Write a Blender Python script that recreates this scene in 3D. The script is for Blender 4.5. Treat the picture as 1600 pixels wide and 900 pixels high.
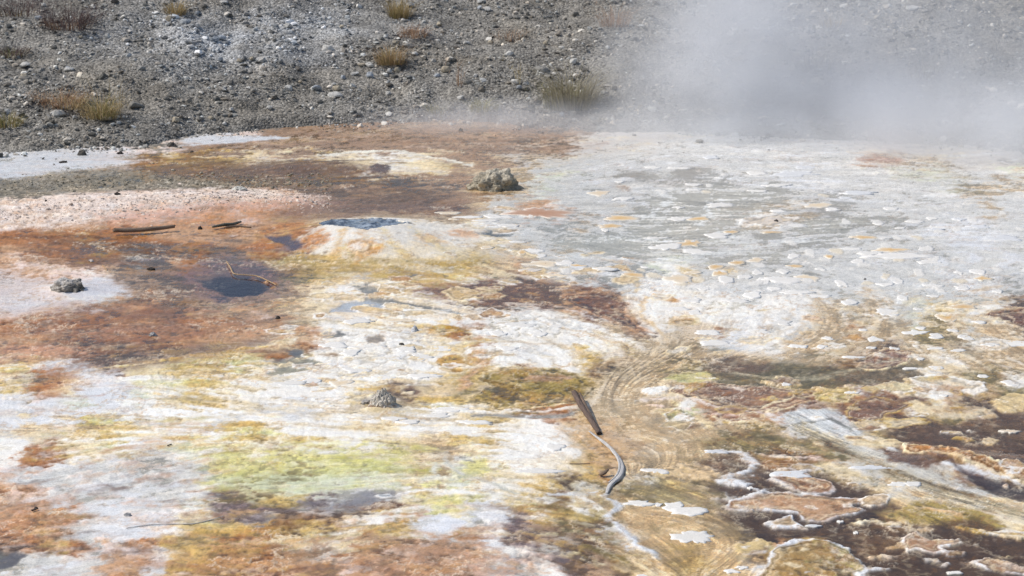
import bpy, bmesh, math, random
import numpy as np
from mathutils import Vector, Euler, noise as mnoise

R = math.radians
random.seed(7)
rng = np.random.default_rng(11)
scene = bpy.context.scene
for o in list(bpy.data.objects):
    bpy.data.objects.remove(o)
C = scene.collection

# ------------------------------------------------------------------ camera
CAM_H, PITCH, HFOV = 3.0, 13.7, 27.0
FPX = 800.0 / math.tan(R(HFOV / 2))
cam = bpy.data.cameras.new("camera")
cam.angle = R(HFOV)
cam.clip_start, cam.clip_end = 0.1, 2000
cam.dof.use_dof = True
cam.dof.focus_distance = 10.8
cam.dof.aperture_fstop = 9.0
camo = bpy.data.objects.new("camera", cam)
C.objects.link(camo)
camo.location = (0, 0, CAM_H)
camo.rotation_euler = (R(90 - PITCH), 0, 0)
scene.camera = camo

# ------------------------------------------------------------------ sky, sun, exposure
SUN_EL, SUN_AZ = 48.0, -82.0          # azimuth from +Y, negative = to the left
world = bpy.data.worlds.new("World")
scene.world = world
world.use_nodes = True
wn = world.node_tree
wn.nodes.clear()
sky = wn.nodes.new("ShaderNodeTexSky")
sky.sky_type = 'NISHITA'
sky.sun_disc = False
sky.sun_elevation = R(SUN_EL)
sky.sun_rotation = R(SUN_AZ)
sky.air_density, sky.dust_density, sky.ozone_density = 1.0, 2.0, 1.0
bg = wn.nodes.new("ShaderNodeBackground")
bg.inputs['Strength'].default_value = 0.11
wo = wn.nodes.new("ShaderNodeOutputWorld")
wn.links.new(sky.outputs[0], bg.inputs[0])
wn.links.new(bg.outputs[0], wo.inputs[0])
sl = bpy.data.lights.new("sun", 'SUN')
sl.energy, sl.angle, sl.color = 3.2, R(0.6), (1.0, 0.955, 0.89)
so = bpy.data.objects.new("sun", sl)
C.objects.link(so)
d_sun = Vector((math.sin(R(SUN_AZ)) * math.cos(R(SUN_EL)), math.cos(R(SUN_AZ)) * math.cos(R(SUN_EL)), math.sin(R(SUN_EL))))
so.rotation_euler = d_sun.to_track_quat('Z', 'Y').to_euler()
scene.view_settings.view_transform = 'Standard'
scene.view_settings.look = 'None'
scene.view_settings.exposure = 0.06
scene.view_settings.gamma = 1.0
scene.cycles.volume_bounces = 4
scene.cycles.transparent_max_bounces = 12
scene.cycles.max_bounces = 6
scene.cycles.volume_step_rate = 1.0
scene.cycles.volume_max_steps = 128
scene.cycles.use_denoising = True

# ------------------------------------------------------------------ helpers
def lin(rgb):
    a = np.asarray(rgb, float) / 255.0
    return np.where(a <= 0.04045, a / 12.92, ((a + 0.055) / 1.055) ** 2.4)

def unproj(u, v):
    """survey reading (1600 x 900 sheet) -> metres on the level ground"""
    u = np.asarray(u, float); v = np.asarray(v, float)
    a = R(PITCH)
    dx, dy, dz = (u - 800) / FPX, 1.0, -(v - 450) / FPX
    wy = dy * math.cos(a) + dz * math.sin(a)
    wz = -dy * math.sin(a) + dz * math.cos(a)
    t = CAM_H / -wz
    return dx * t, wy * t

def proj(x, y, z=0.0):
    a = R(PITCH)
    zz = np.asarray(z, float) - CAM_H
    f = y * math.cos(a) - zz * math.sin(a)
    up = y * math.sin(a) + zz * math.cos(a)
    return 800 + x / f * FPX, 450 - up / f * FPX

def mpp(v):
    """metres across per survey unit at row v"""
    x0, y0 = unproj(800, v); x1, y1 = unproj(801, v)
    return float(x1 - x0)

_T = np.random.default_rng(5).random((16, 256, 256)).astype(np.float32)
def vnoise(x, y, k=0):
    T = _T[k % 16]
    x = np.asarray(x, np.float32); y = np.asarray(y, np.float32)
    xi = np.floor(x); yi = np.floor(y)
    fx = x - xi; fy = y - yi
    xi = xi.astype(np.int32); yi = yi.astype(np.int32)
    fx = fx * fx * (3 - 2 * fx); fy = fy * fy * (3 - 2 * fy)
    x0 = xi & 255; x1 = (xi + 1) & 255; y0 = yi & 255; y1 = (yi + 1) & 255
    a = T[y0, x0]; b = T[y0, x1]; c = T[y1, x0]; d = T[y1, x1]
    return (a + (b - a) * fx) * (1 - fy) + (c + (d - c) * fx) * fy

def fbm(x, y, f, o=4, k=0, g=0.55):
    s = 0; a = 1; t = 0
    for i in range(o):
        fr = f * 2.03 ** i
        s = s + a * vnoise(x * fr + 17.3 * i + k * 3.1, y * fr + 9.7 * i - k * 5.7, k + i)
        t += a; a *= g
    return s / t * 2 - 1

def sstep(a, b, x):
    t = np.clip((x - a) / (b - a), 0, 1)
    return t * t * (3 - 2 * t)

def seg_dist(px, py, pts, closed=True):
    d2 = np.full(px.shape, 1e9, np.float32); inside = np.zeros(px.shape, bool)
    n = len(pts)
    for i in range(n if closed else n - 1):
        ax, ay = pts[i]; bx, by = pts[(i + 1) % n]
        ex, ey = bx - ax, by - ay
        wx, wy = px - ax, py - ay
        t = np.clip((wx * ex + wy * ey) / (ex * ex + ey * ey + 1e-12), 0, 1)
        d2 = np.minimum(d2, (wx - t * ex) ** 2 + (wy - t * ey) ** 2)
        if closed:
            c = ((ay > py) != (by > py)) & (px < (bx - ax) * (py - ay) / (by - ay + 1e-12) + ax)
            inside ^= c
    d = np.sqrt(d2)
    return np.where(inside, d, -d) if closed else d

def tag(o, label=None, cat=None, group=None, kind=None):
    if label: o['label'] = label
    if cat: o['category'] = cat
    if group: o['group'] = group
    if kind: o['kind'] = kind
    return o

def link_mesh(name, me, mat, parent=None, loc=None):
    o = bpy.data.objects.new(name, me)
    C.objects.link(o)
    if mat: 
        if not me.materials: me.materials.append(mat)
    if parent: o.parent = parent
    if loc is not None: o.location = loc
    return o

def np_mesh(name, verts, faces, col=None, smooth=True, extra=None):
    """faces: (n,3) or (n,4) int array"""
    me = bpy.data.meshes.new(name)
    verts = np.asarray(verts, np.float32); faces = np.asarray(faces, np.int32)
    k = faces.shape[1]
    me.vertices.add(len(verts)); me.vertices.foreach_set('co', verts.ravel())
    me.loops.add(faces.size); me.loops.foreach_set('vertex_index', faces.ravel())
    me.polygons.add(len(faces))
    me.polygons.foreach_set('loop_start', np.arange(0, faces.size, k, dtype=np.int32))
    me.polygons.foreach_set('use_smooth', np.full(len(faces), smooth, bool))
    me.update(calc_edges=True)
    if col is not None:
        at = me.attributes.new('Col', 'FLOAT_COLOR', 'POINT')
        c4 = np.ones((len(verts), 4), np.float32); c4[:, :3] = col
        at.data.foreach_set('color', c4.ravel())
    for nm, arr in (extra or {}).items():
        at = me.attributes.new(nm, 'FLOAT', 'POINT')
        at.data.foreach_set('value', np.asarray(arr, np.float32))
    return me

class NT:
    def __init__(self, name):
        self.m = bpy.data.materials.new(name); self.m.use_nodes = True
        self.t = self.m.node_tree; self.t.nodes.clear()
        self.out = self.t.nodes.new('ShaderNodeOutputMaterial')
    def n(self, typ, **kw):
        nd = self.t.nodes.new(typ)
        for k, v in kw.items():
            if k.startswith('i_'):
                key = k[2:].replace('_', ' ')
                nd.inputs[key].default_value = v
            else: setattr(nd, k, v)
        return nd
    def l(self, a, b): self.t.links.new(a, b)
    def math(self, op, a, b=None, clamp=False):
        nd = self.t.nodes.new('ShaderNodeMath'); nd.operation = op; nd.use_clamp = clamp
        for i, v in enumerate((a, b)):
            if v is None: continue
            if isinstance(v, (int, float)): nd.inputs[i].default_value = v
            else: self.l(v, nd.inputs[i])
        return nd.outputs[0]
    def noise(self, scale, detail=3, rough=0.6, vec=None):
        nd = self.n('ShaderNodeTexNoise', i_Scale=scale, i_Detail=detail, i_Roughness=rough)
        if vec is not None: self.l(vec, nd.inputs['Vector'])
        return nd.outputs['Fac']
    def pos(self):
        return self.n('ShaderNodeNewGeometry').outputs['Position']
    def remap(self, v, a, b, c, d):
        nd = self.n('ShaderNodeMapRange')
        self.l(v, nd.inputs[0])
        for i, x in enumerate((a, b, c, d)): nd.inputs[i + 1].default_value = x
        return nd.outputs[0]
    def mulcol(self, col, fac):
        nd = self.n('ShaderNodeVectorMath', operation='SCALE')
        self.l(col, nd.inputs[0]); self.l(fac, nd.inputs['Scale'])
        return nd.outputs[0]

def attr_material(name, rough=0.85, grain_scale=60, grain=0.35, bump=0.004, bump_scale=120, rough_attr=None, spec=0.3, coat=0.0):
    """base colour from the mesh's mineral colour, broken up by grain noise"""
    M = NT(name)
    a = M.n('ShaderNodeAttribute', attribute_name='Col')
    tc = M.n('ShaderNodeTexCoord').outputs['Object']
    g = M.noise(grain_scale, 4, 0.65, tc)
    c = M.mulcol(a.outputs['Color'], M.remap(g, 0.25, 0.75, 1 - grain, 1 + grain))
    p = M.n('ShaderNodeBsdfPrincipled')
    M.l(c, p.inputs['Base Color'])
    p.inputs['Specular IOR Level'].default_value = spec
    if rough_attr:
        r = M.n('ShaderNodeAttribute', attribute_name=rough_attr)
        g2 = M.noise(25, 3, 0.6, tc)
        M.l(M.math('ADD', r.outputs['Fac'], M.remap(g2, 0.3, 0.7, -0.12, 0.12), True), p.inputs['Roughness'])
    else:
        p.inputs['Roughness'].default_value = rough
    if bump:
        b = M.n('ShaderNodeBump', i_Strength=0.6, i_Distance=bump)
        M.l(M.noise(bump_scale, 5, 0.7, tc), b.inputs['Height'])
        M.l(b.outputs[0], p.inputs['Normal'])
    M.l(p.outputs[0], M.out.inputs['Surface'])
    return M.m

# ------------------------------------------------------------------ survey map of the ground (mineral classes, plus a mist tone painted into the far ground)
MAP = """
aaaaaaaaaaaaaazzzzzzzzzzz zzzzmmmmmmmmmmmmmmmmmmmmm
aaaaaaaaabbbpzzzzzzzzzzzz znzzmmmmmmwwmmmmmmmmmmmmm
bbbbbbpapzzzzzzzzzzzzzzzz nzzmmmmwwwwwwwwwmmmmmmmmm
bbbbbpkkykkycccyccWWcczzz mtmmwwwwwwwwwwwwwszttmmmm
bbbapkkknkknnnnnnncccyzct twewwgwwgGwwwwwwwwewevwwe
aaaaaaaznknkkznnnnnnzzztt tewwgzwwggwwggwwwwwwwevtt
aappppppppppppspznznnnzzw tewwwwggggggggwggwwwwwwtw
pppppppppsspsoszznnnnnttw ssswwtggggwgtttggwwwwwwtw
ppsssossssoosooczcccctzcw wggtggwgggtttwgggwgwwbwww
ookokokosssssoozuycWWWcct gwggggwwtggwggggwwgwbbbbw
srorkonnnknnoouuycyWWWtcw twtwgggegwgegwwgwwwwgwbbw
sporrngusouuuvvyyyyyccyvt stwwgggeeggtwgtwwwwwgwwww
sspppznnnnuxxnvvcwyyyyycc nstggggWywywgwwwwwwwwwwtw
sppbbbzznnxxxzzccGcyryycn nnwrrwwWWWwwwwwwwtwwwwwwg
bbppbzrrnnzzzztcbbGccWnnn nnsrrtWyWWWwWWWtwWtwewwWn
spsrrrsrnozzpzttWbbcWcWbW wWtrrstWocWWwWWtttweycWtn
orsrorrsrosozssWWcyWyyoWW WWwwtrrWootWwwWtotttvcttn
srornrorrsrsstosWGWWgWcoW WWWWcctttwwbWwttttWtvtwtt
sssrrnnnoyyyyocWWWWWWcyyt WWWyyytvvtttWttWtnntWtttt
yybbnoccyyyyyGvWWWWWWcyoy WWWynntvvnnnntvvnnnttWvvt
cnosbblleyyycWWGWcWctcyyt kkykktttcllvvvvvvttWWctvW
yoscbbbeyyycWWWWWyynnyvtt kkkyttt cWrrnnryvyWrtWWcvv
bbbeebeWcyyWWWWWtGttyyyyv koottttt WsrssrryrrrccstvC
bbbbbbWWyWWWWWWcWWWwWWcyW wtottttllrrrsbbrrrryvvnnn
bcctlyycWWWyyyWWWccWWWWyy cWWyottttcvvvbbwcvvnnnnnn
WtoyyyWWWlcyyyyyWWlcctyyv WWWtystttvtvvtvvwcnonnnnn
WootccbgeellWlllllllttt cW WWWyosttvvntotcvtwwnoonnd
pwbbbwpgbelllvllllllctgll WWcynttvvnnbnovcwvwwntood
swwwpwgwbwlveveeeelcttell cynvotWtttvbnbnvcwttwwnoo
ospwwbwgwwuvvyyuggbeyllyw yynwtvvttvbnbsbnvvcwttwwn
spwowbbwwevuunguwnnclllwb tyvytWtWctnWssssndvcttttc
sosoobbbbcyugnkkncyybbcgb uyvyvttctttdbsbdddvvvvctc
sonwwbbbpyyyokyyccyybwwsb uzvnbcWWWttddddnnnncnnkWy
noyogpnoyyooyyczcozzpzzwW uugnvbtytttcysyndnnsbnddn
GwwpwssbyyooonzwozoszzzsW gpukzttycccnvykvdnnbsnnnn
gwwbwsoboooso ssz pssz szzpw gWpuzkccctbbvykvbdnnnbnnn
"""
rows = []
for ln in MAP.strip().splitlines():
    s = ln.replace(' ', '').replace('C', 'c')
    s = (s + s[-1] * 3)[:50]
    rows.append(s)
rows = np.array([list(s) for s in rows])
NR, NC = rows.shape
#  class: colour, height (m), roughness, streak, mottle, relief(m)
CL = {
 'W': ((240, 236, 228), .010, .38, .18, .06, .0022),
 'w': ((208, 206, 199), -.004, .26, .20, .10, .0020),
 'g': ((182, 180, 174), -.014, .20, .24, .08, .0012),
 'G': ((142, 140, 134), -.022, .40, .10, .15, .0015),
 'b': ((220, 221, 222), .002, .26, .12, .05, .0012),
 't': ((210, 184, 146), -.012, .26, .55, .12, .0020),
 'c': ((234, 216, 178), .006, .42, .20, .16, .0040),
 'p': ((222, 202, 192), .008, .80, .10, .16, .0050),
 's': ((206, 162, 120), .003, .40, .15, .24, .0045),
 'o': ((188, 122, 60), .004, .40, .12, .32, .0060),
 'r': ((148, 104, 72), .000, .34, .25, .30, .0050),
 'n': ((128, 100, 74), -.012, .28, .20, .24, .0035),
 'd': ((92, 70, 56), -.030, .35, .15, .22, .0025),
 'y': ((210, 178, 106), .003, .50, .20, .30, .0055),
 'k': ((152, 116, 60), .002, .50, .20, .38, .0060),
 'l': ((212, 206, 138), .002, .45, .20, .24, .0050),
 'e': ((204, 208, 184), -.003, .34, .22, .10, .0020),
 'v': ((152, 136, 86), -.012, .38, .42, .24, .0030),
 'u': ((148, 128, 128), -.010, .34, .15, .16, .0030),
 'x': ((88, 80, 102), -.026, .25, .10, .12, .0020),
 'a': ((138, 133, 122), .006, .90, .00, .35, .0100),
 'm': ((208, 202, 194), -.004, .40, .12, .06, .0020),  # no mineral: pale mist over the far shore, painted into the ground colour
 'z': ((178, 144, 112), -.003, .30, .30, .18, .0030),
}
DU, DV = 1.62, 1.16
U = np.arange(-330, 1931, DU); V = np.arange(148, 962, DV)
nU, nV = len(U), len(V)
UU, VV = np.meshgrid(U, V)
X, Y = unproj(UU, VV)
X = X.astype(np.float32); Y = Y.astype(np.float32)
UU = UU.astype(np.float32); VV = VV.astype(np.float32)

def to_world(pts): 
    p = np.array(pts, float); x, y = unproj(p[:, 0], p[:, 1]); return np.stack([x, y], 1)

# ---- flow field of the run-off, from guide lines
GUIDES = [
 [(700,470),(800,490),(900,510),(1000,545),(950,590),(930,640),(980,690),(1030,720)],
 [(1130,440),(1095,480),(1075,515),(1060,540),(980,585),(960,620),(990,670)],
 [(1300,440),(1380,480),(1350,530),(1270,570),(1120,590),(1000,600)],
 [(1600,440),(1450,470),(1400,500),(1480,540),(1600,580)],
 [(1230,660),(1330,705),(1450,755),(1600,790)],
 [(990,690),(1060,690),(1050,720),(990,745)],
 [(980,750),(1030,760),(1080,780),(1150,820),(1170,850),(1100,890)],
 [(1000,800),(1060,800),(1120,820),(1150,850)],
 [(820,380),(1000,395),(1200,380),(1400,350),(1600,340)],
 [(850,270),(1100,260),(1600,290)], [(850,225),(1100,222),(1600,250)],
 [(0,480),(300,500),(500,470)], [(0,620),(250,620),(500,640),(800,660)],
 [(0,780),(400,740),(800,720)], [(0,350),(400,350),(700,340)], [(0,850),(400,810),(700,790)],
 [(0,280),(400,265),(700,255)], [(0,560),(300,545),(480,520)],
 [(740,500),(800,480),(870,500),(930,560)], [(660,545),(720,570),(740,545)],
 [(1050,440),(1000,480),(1030,530)], [(880,460),(950,500),(1020,530)],
 [(1180,690),(1250,710),(1330,730),(1400,770)], [(1100,560),(1030,575),(980,620)],
 [(400,900),(600,860),(800,850)], [(800,800),(900,830),(1000,890)], [(960,780),(1000,840),(1060,890)],
 [(500,400),(650,400),(800,430),(900,450)], [(480,480),(600,500),(720,500)],
]
sp, sd = [], []
for g in GUIDES:
    for (ax, ay), (bx, by) in zip(g[:-1], g[1:]):
        L = math.hypot(bx - ax, (by - ay)); k = max(1, int(L / 25))
        for i in range(k):
            t = (i + .5) / k
            sp.append((ax + (bx - ax) * t, ay + (by - ay) * t)); sd.append(((bx - ax) / L, (by - ay) / L))
sp = np.array(sp); sd = np.array(sd)
gu = np.linspace(-130, 1740, 110); gv = np.linspace(140, 970, 90)
GU, GV = np.meshgrid(gu, gv)
d2 = ((GU[..., None] - sp[:, 0]) / 1.6) ** 2 + (GV[..., None] - sp[:, 1]) ** 2
w8 = 1 / (d2 + 150) ** 1.6
fx = (w8 * sd[:, 0]).sum(-1); fy = (w8 * sd[:, 1]).sum(-1)
ln_ = np.hypot(fx, fy) + 1e-9
wob = fbm(GU / 300, GV / 120, 1.5, 3, 3) * 0.7
ang = np.arctan2(fy, fx) + wob * 0.35
fx, fy = np.cos(ang).astype(np.float32), np.sin(ang).astype(np.float32)
def coarse(F, u, v):
    a = (u - gu[0]) / (gu[1] - gu[0]); b = (v - gv[0]) / (gv[1] - gv[0])
    a = np.clip(a, 0, len(gu) - 1.001); b = np.clip(b, 0, len(gv) - 1.001)
    i = a.astype(np.int32); j = b.astype(np.int32); a = a - i; b = b - j
    return (F[j, i] * (1 - a) + F[j, i + 1] * a) * (1 - b) + (F[j + 1, i] * (1 - a) + F[j + 1, i + 1] * a) * b
FU = coarse(fx, UU, VV) / DU; FV = coarse(fy, UU, VV) / DV   # in grid steps per survey unit

def lic(src, steps, h):
    acc = src.copy(); n = 1
    jj, ii = np.meshgrid(np.arange(nV, dtype=np.float32), np.arange(nU, dtype=np.float32), indexing='ij')
    for sgn in (1, -1):
        pi, pj = ii.copy(), jj.copy()
        for s in range(steps):
            qi = np.clip(pi + .5, 0, nU - 1).astype(np.int32); qj = np.clip(pj + .5, 0, nV - 1).astype(np.int32)
            k = qj * nU + qi
            pi += sgn * h * FU.ravel()[k]; pj += sgn * h * FV.ravel()[k]
            qi = np.clip(pi + .5, 0, nU - 1).astype(np.int32); qj = np.clip(pj + .5, 0, nV - 1).astype(np.int32)
            acc += src.ravel()[qj * nU + qi]; n += 1
    acc /= n
    acc -= acc.mean(); acc /= acc.std() * 2.2
    return np.clip(acc, -1, 1)
white = rng.random((nV, nU)).astype(np.float32)
n1 = (white + .6 * np.roll(white, 1, 1)) / 1.6
LIC1 = lic(n1, 9, 2.0)                                    # fine filaments
LIC2 = lic(fbm(X, Y, 16, 2, 4).astype(np.float32), 14, 5.0)  # broad ribbons
LIC3 = lic(fbm(X, Y, 5, 2, 8).astype(np.float32), 12, 6.0)
LIC4 = lic(fbm(X, Y, 26, 2, 10).astype(np.float32), 10, 3.5)
LIC5 = lic(fbm(X, Y, 11, 3, 13).astype(np.float32), 10, 4.5)
RIB = [LIC2, LIC3, LIC4, LIC5]

# ---- blend the classes
nA = fbm(X, Y, 3.0, 5, 1); nB = fbm(X, Y, 3.3, 5, 6); nF = fbm(X, Y, 14, 4, 2); nG = fbm(X, Y, 40, 3, 9); nH = fbm(X, Y, 9, 4, 12)
flowmask = sstep(520, 900, UU) * sstep(230, 330, VV) 
wu = UU + 34 * nA + 26 * nF + 12 * nG + 16 * LIC2 * FU * flowmask
wv = VV + 17 * nB + 13 * nH + 7 * nG + 9 * LIC5 * (.6 + .6 * flowmask)
cu = np.clip(wu / 32 - .5, 0, NC - 1.001); cv = np.clip((wv - 180) / 20 - .5, 0, NR - 1.001)
ci, cj = cu.astype(np.int32), cv.astype(np.int32)
cu -= ci; cv -= cj
tot = np.zeros_like(X); col = np.zeros(X.shape + (3,), np.float32)
hgt = np.zeros_like(X); rgh = np.zeros_like(X); stk = np.zeros_like(X); mot = np.zeros_like(X); rel = np.zeros_like(X)
best = np.zeros_like(X); second = np.zeros_like(X)
wet_names = {}
ASSOC = {'l': 'eWcy', 'y': 'cWl', 'o': 'sry', 's': 'poz', 'W': 'bcw', 't': 'cvw', 'n': 'rkz', 'r': 'nso', 'g': 'wWb', 'w': 'Wgb', 'b': 'Wwp', 'z': 'nts', 'm': 'wc', 'c': 'Wyt', 'k': 'nyo', 'v': 'tky', 'e': 'lwW', 'u': 'zxn', 'd': 'n', 'p': 'Ws'}
IND = {q: (rows == q).astype(np.float32) for q in CL}
IN2 = {q: IND[q].copy() for q in CL}
for q, al in ASSOC.items():
    for a_ in al: IN2[a_] += .42 * IND[q]
for k, (key, (rgb, h, ro, st, mo, re)) in enumerate(CL.items()):
    I = IN2[key]
    if not I.any(): continue
    J = np.pad(I, 1, mode='edge')
    I = .52 * I + .11 * (J[:-2, 1:-1] + J[2:, 1:-1]) + .13 * (J[1:-1, :-2] + J[1:-1, 2:])
    w = (I[cj, ci] * (1 - cu) + I[cj, ci + 1] * cu) * (1 - cv) + (I[cj + 1, ci] * (1 - cu) + I[cj + 1, ci + 1] * cu) * cv
    m = w > 0
    x, y = X[m], Y[m]
    nz = .60 * fbm(x, y, 6.5, 5, k, .62) + .30 * RIB[k % 4][m] * (1 if k % 3 else -1) + .26 * RIB[(k + 2 + k // 4) % 4][m] * (1 if k % 5 < 2 else -1) + .55 * fbm(x, y * .8, 19, 4, k + 5, .75)
    ww = (w[m] * np.clip(1 + 1.7 * nz, .06, 3)) ** 3.0
    tot[m] += ww
    b_ = best[m]; up = ww > b_
    second[m] = np.where(up, b_, np.maximum(second[m], ww)); best[m] = np.where(up, ww, b_)
    col[m] += ww[:, None] * lin(rgb).astype(np.float32)
    for A, val in ((hgt, h), (rgh, ro), (stk, st), (mot, mo), (rel, re)): A[m] += ww * val
    if key in 'Wca': wet_names[key] = (m, ww)
col /= tot[..., None]
margin = (best - second) / tot
for A in (hgt, rgh, stk, mot, rel): A /= tot
CLS = {}
for key, (m, ww) in wet_names.items():
    F = np.zeros_like(X); F[m] = ww / tot[m]; CLS[key] = F
del wet_names

# ---- drawn features: polygons and strokes taken from the survey, with ragged edges
def feature(pts, key=None, rgb=None, rim=None, rimw=.02, h=None, rough=None, soft=.012, rag=.03, freq=9, op=1.0, streak=None, mottle=None, stroke=None, mix=0.0, relief=None, k=0):
    global col, hgt, rgh, stk, mot, rel
    P = to_world(pts)
    pu = [p[0] for p in pts]; pv = [p[1] for p in pts]; ex = 14 + (stroke or 0)
    xs = 1.0 / mpp(np.mean(pv))
    eu = ex + (rag + 2 * soft + .02) * xs * 1.2; ev = ex * .6 + (rag + 2 * soft + .02) * xs * .5
    i0, i1 = int((min(pu) - eu - U[0]) / DU), int((max(pu) + eu - U[0]) / DU) + 1
    j0, j1 = int((min(pv) - ev - V[0]) / DV), int((max(pv) + ev - V[0]) / DV) + 1
    i0, j0 = max(i0, 0), max(j0, 0); i1, j1 = min(i1, nU), min(j1, nV)
    if i1 - i0 < 2 or j1 - j0 < 2: return
    m = np.s_[j0:j1, i0:i1]
    x, y = X[m], Y[m]
    ym = float(P[:, 1].mean()); sq = 0.35 + 2.2 / ym          # depth ragging is stronger far away, as the sheet is read at a slant
    rx = fbm(x, y, freq, 4, 3 + k) * rag; ry = fbm(x, y, freq, 4, 8 + k) * rag / sq * .6
    Q = P.copy(); Q[:, 1] *= sq
    if stroke:
        w = stroke * mpp(np.mean([p[1] for p in pts])) / 2
        d = w * (1 + .5 * fbm(x, y, 7, 2, k)) - seg_dist(x + rx, (y + ry) * sq, Q, False)
    else:
        d = seg_dist(x + rx, (y + ry) * sq, Q)
    soft = min(soft, .007) if rim else soft * 1.25
    a = sstep(-soft, soft, d + soft * 1.1 * (nG[m] + .6 * nF[m])) * op
    if mix: a = a * np.clip(1 - mix * sstep(-.1, .3, nH[m] + .5 * nG[m]), 0, 1)
    if key:
        c_, h_, ro_, st_, mo_, re_ = CL[key]
        rgb_ = rgb or c_
    else: rgb_, h_, ro_, st_, mo_, re_ = rgb, 0, .5, .1, .15, .003
    h_ = h_ if h is None else h; ro_ = ro_ if rough is None else rough
    st_ = st_ if streak is None else streak; mo_ = mo_ if mottle is None else mottle; re_ = re_ if relief is None else relief
    cc = np.broadcast_to(lin(rgb_).astype(np.float32), x.shape + (3,)).copy()
    hh = np.full(x.shape, h_, np.float32)
    for q_, kk_ in enumerate(ASSOC.get(key, '')[:3]):
        s_ = sstep(.10, .34, .8 * fbm(x, y * .8, 13, 5, q_ * 4 + k + 1, .75) + .22 * RIB[(q_ + k) % 4][m]) * (.62 if mo_ > .1 else .4)
        cc = cc * (1 - s_[..., None]) + (lin(CL[kk_][0]).astype(np.float32) * .6 + cc * .4) * s_[..., None]
    if rim:
        rw = rimw * .95 * (1 + 1.3 * fbm(x, y, 11, 3, 5 + k))
        rr = (1 - sstep(.4 * rw, rw, d)) * (.55 + .45 * sstep(-.25, .15, fbm(x, y, 8, 3, 9 + k)))
        r2 = .6 * np.exp(-((d - 1.75 * rw) / (.22 * rw + .002)) ** 2)
        cc = cc * (1 - .35 * np.exp(-((d - 1.25 * rw) / (.25 * rw + .002)) ** 2)[..., None])
        cc = cc * (1 - r2[..., None]) + lin((226, 206, 172)).astype(np.float32) * r2[..., None]
        cc = cc * (1 - rr[..., None]) + lin(CL[rim][0]).astype(np.float32) * rr[..., None]
        hh = hh + rr * .004
    col[m] = col[m] * (1 - a[..., None]) + cc * a[..., None]
    for A, v in ((hgt, hh), (rgh, ro_), (stk, st_), (mot, mo_), (rel, re_)): A[m] = A[m] * (1 - a) + v * a

def ell(u, v, w, h, n=18, rot=0):
    return [(u + w / 2 * math.cos(t), v + h / 2 * math.sin(t) + rot * w / 2 * math.cos(t)) for t in [i / n * 2 * math.pi for i in range(n)]]


# short ragged streaks of mat, stain and sinter strewn along the run-off
r_s = random.Random(404)
def streaks(box, cols, n, ln=(18, 80), wd=(2, 5), op=.7):
    u0, u1, v0, v1 = box
    for _ in range(n):
        u, v = r_s.uniform(u0, u1), r_s.uniform(v0, v1)
        L = r_s.uniform(*ln) * (.6 + v / 1100)
        pts = [(u, v)]
        for _s in range(3):
            a, b = pts[-1]
            au, av = np.array([a]), np.array([b])
            du, dv = float(coarse(fx, au, av)[0]), float(coarse(fy, au, av)[0])
            pts.append((a + du * L / 3 + r_s.uniform(-2, 2), b + dv * L / 3 * .8 + r_s.uniform(-2, 2)))
        c_ = r_s.choice(cols)
        feature(pts, None, rgb=c_, stroke=r_s.uniform(*wd) * (.7 + v / 1300), rag=.045, freq=14, soft=.016, op=op * r_s.uniform(.6, 1.15) if op < .8 else op, k=r_s.randrange(6), mix=.35, h=.002 if sum(c_) > 560 else 0, mottle=.2)
streaks((150, 620, 250, 290), [(128, 92, 44), (150, 112, 60), (176, 150, 108), (112, 82, 44)], 60)
streaks((-20, 340, 366, 410), [(122, 76, 36), (196, 128, 72), (150, 96, 52), (104, 66, 34)], 55)
streaks((150, 480, 385, 470), [(120, 92, 80), (190, 160, 140), (140, 104, 70), (164, 150, 140)], 45)
streaks((0, 420, 475, 552), [(134, 88, 62), (204, 150, 114), (176, 110, 62), (120, 92, 84), (150, 120, 108)], 80)
streaks((150, 460, 535, 572), [(196, 160, 90), (150, 110, 60), (226, 214, 190)], 26)
streaks((0, 130, 565, 625), [(176, 120, 76), (206, 170, 120)], 14)
streaks((200, 720, 560, 670), [(206, 184, 136), (178, 160, 132), (242, 240, 236), (212, 200, 176)], 60)
streaks((320, 660, 690, 772), [(180, 178, 76), (222, 216, 150), (166, 156, 80), (238, 236, 220), (200, 190, 110)], 80)
streaks((60, 300, 640, 720), [(206, 180, 110), (180, 168, 80), (240, 240, 238), (196, 150, 100)], 45)
streaks((-10, 330, 700, 905), [(190, 136, 90), (156, 126, 106), (234, 232, 230), (124, 104, 96), (206, 170, 140)], 120, (14, 60))
streaks((330, 830, 790, 905), [(180, 124, 64), (206, 160, 110), (146, 108, 70), (224, 216, 208), (172, 150, 140), (200, 170, 100)], 140, (14, 60))
streaks((830, 965, 740, 870), [(126, 108, 58), (178, 152, 88), (216, 206, 172), (110, 88, 56)], 48, (14, 50))
streaks((850, 1620, 222, 380), [(236, 234, 228), (176, 172, 166), (236, 236, 234), (226, 226, 226)], 120, (30, 120), (2, 4), .6)
streaks((1150, 1620, 440, 560), [(240, 238, 232), (200, 172, 130), (176, 156, 112), (226, 214, 190)], 70, (24, 90), (2, 4.5))
streaks((450, 950, 198, 236), [(150, 116, 92), (206, 184, 164), (170, 132, 104)], 44, (30, 100), (2, 3.5))
streaks((740, 1010, 480, 560), [(244, 242, 236), (206, 190, 160), (214, 214, 210)], 44, (30, 100), (2, 5))
streaks((1010, 1300, 690, 800), [(226, 206, 170), (150, 128, 84), (130, 104, 74)], 40, (20, 70), (1.6, 3.5))
streaks((400, 1000, 395, 500), [(206, 176, 110), (240, 232, 216), (150, 108, 70), (196, 150, 80)], 70, (18, 70))
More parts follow.
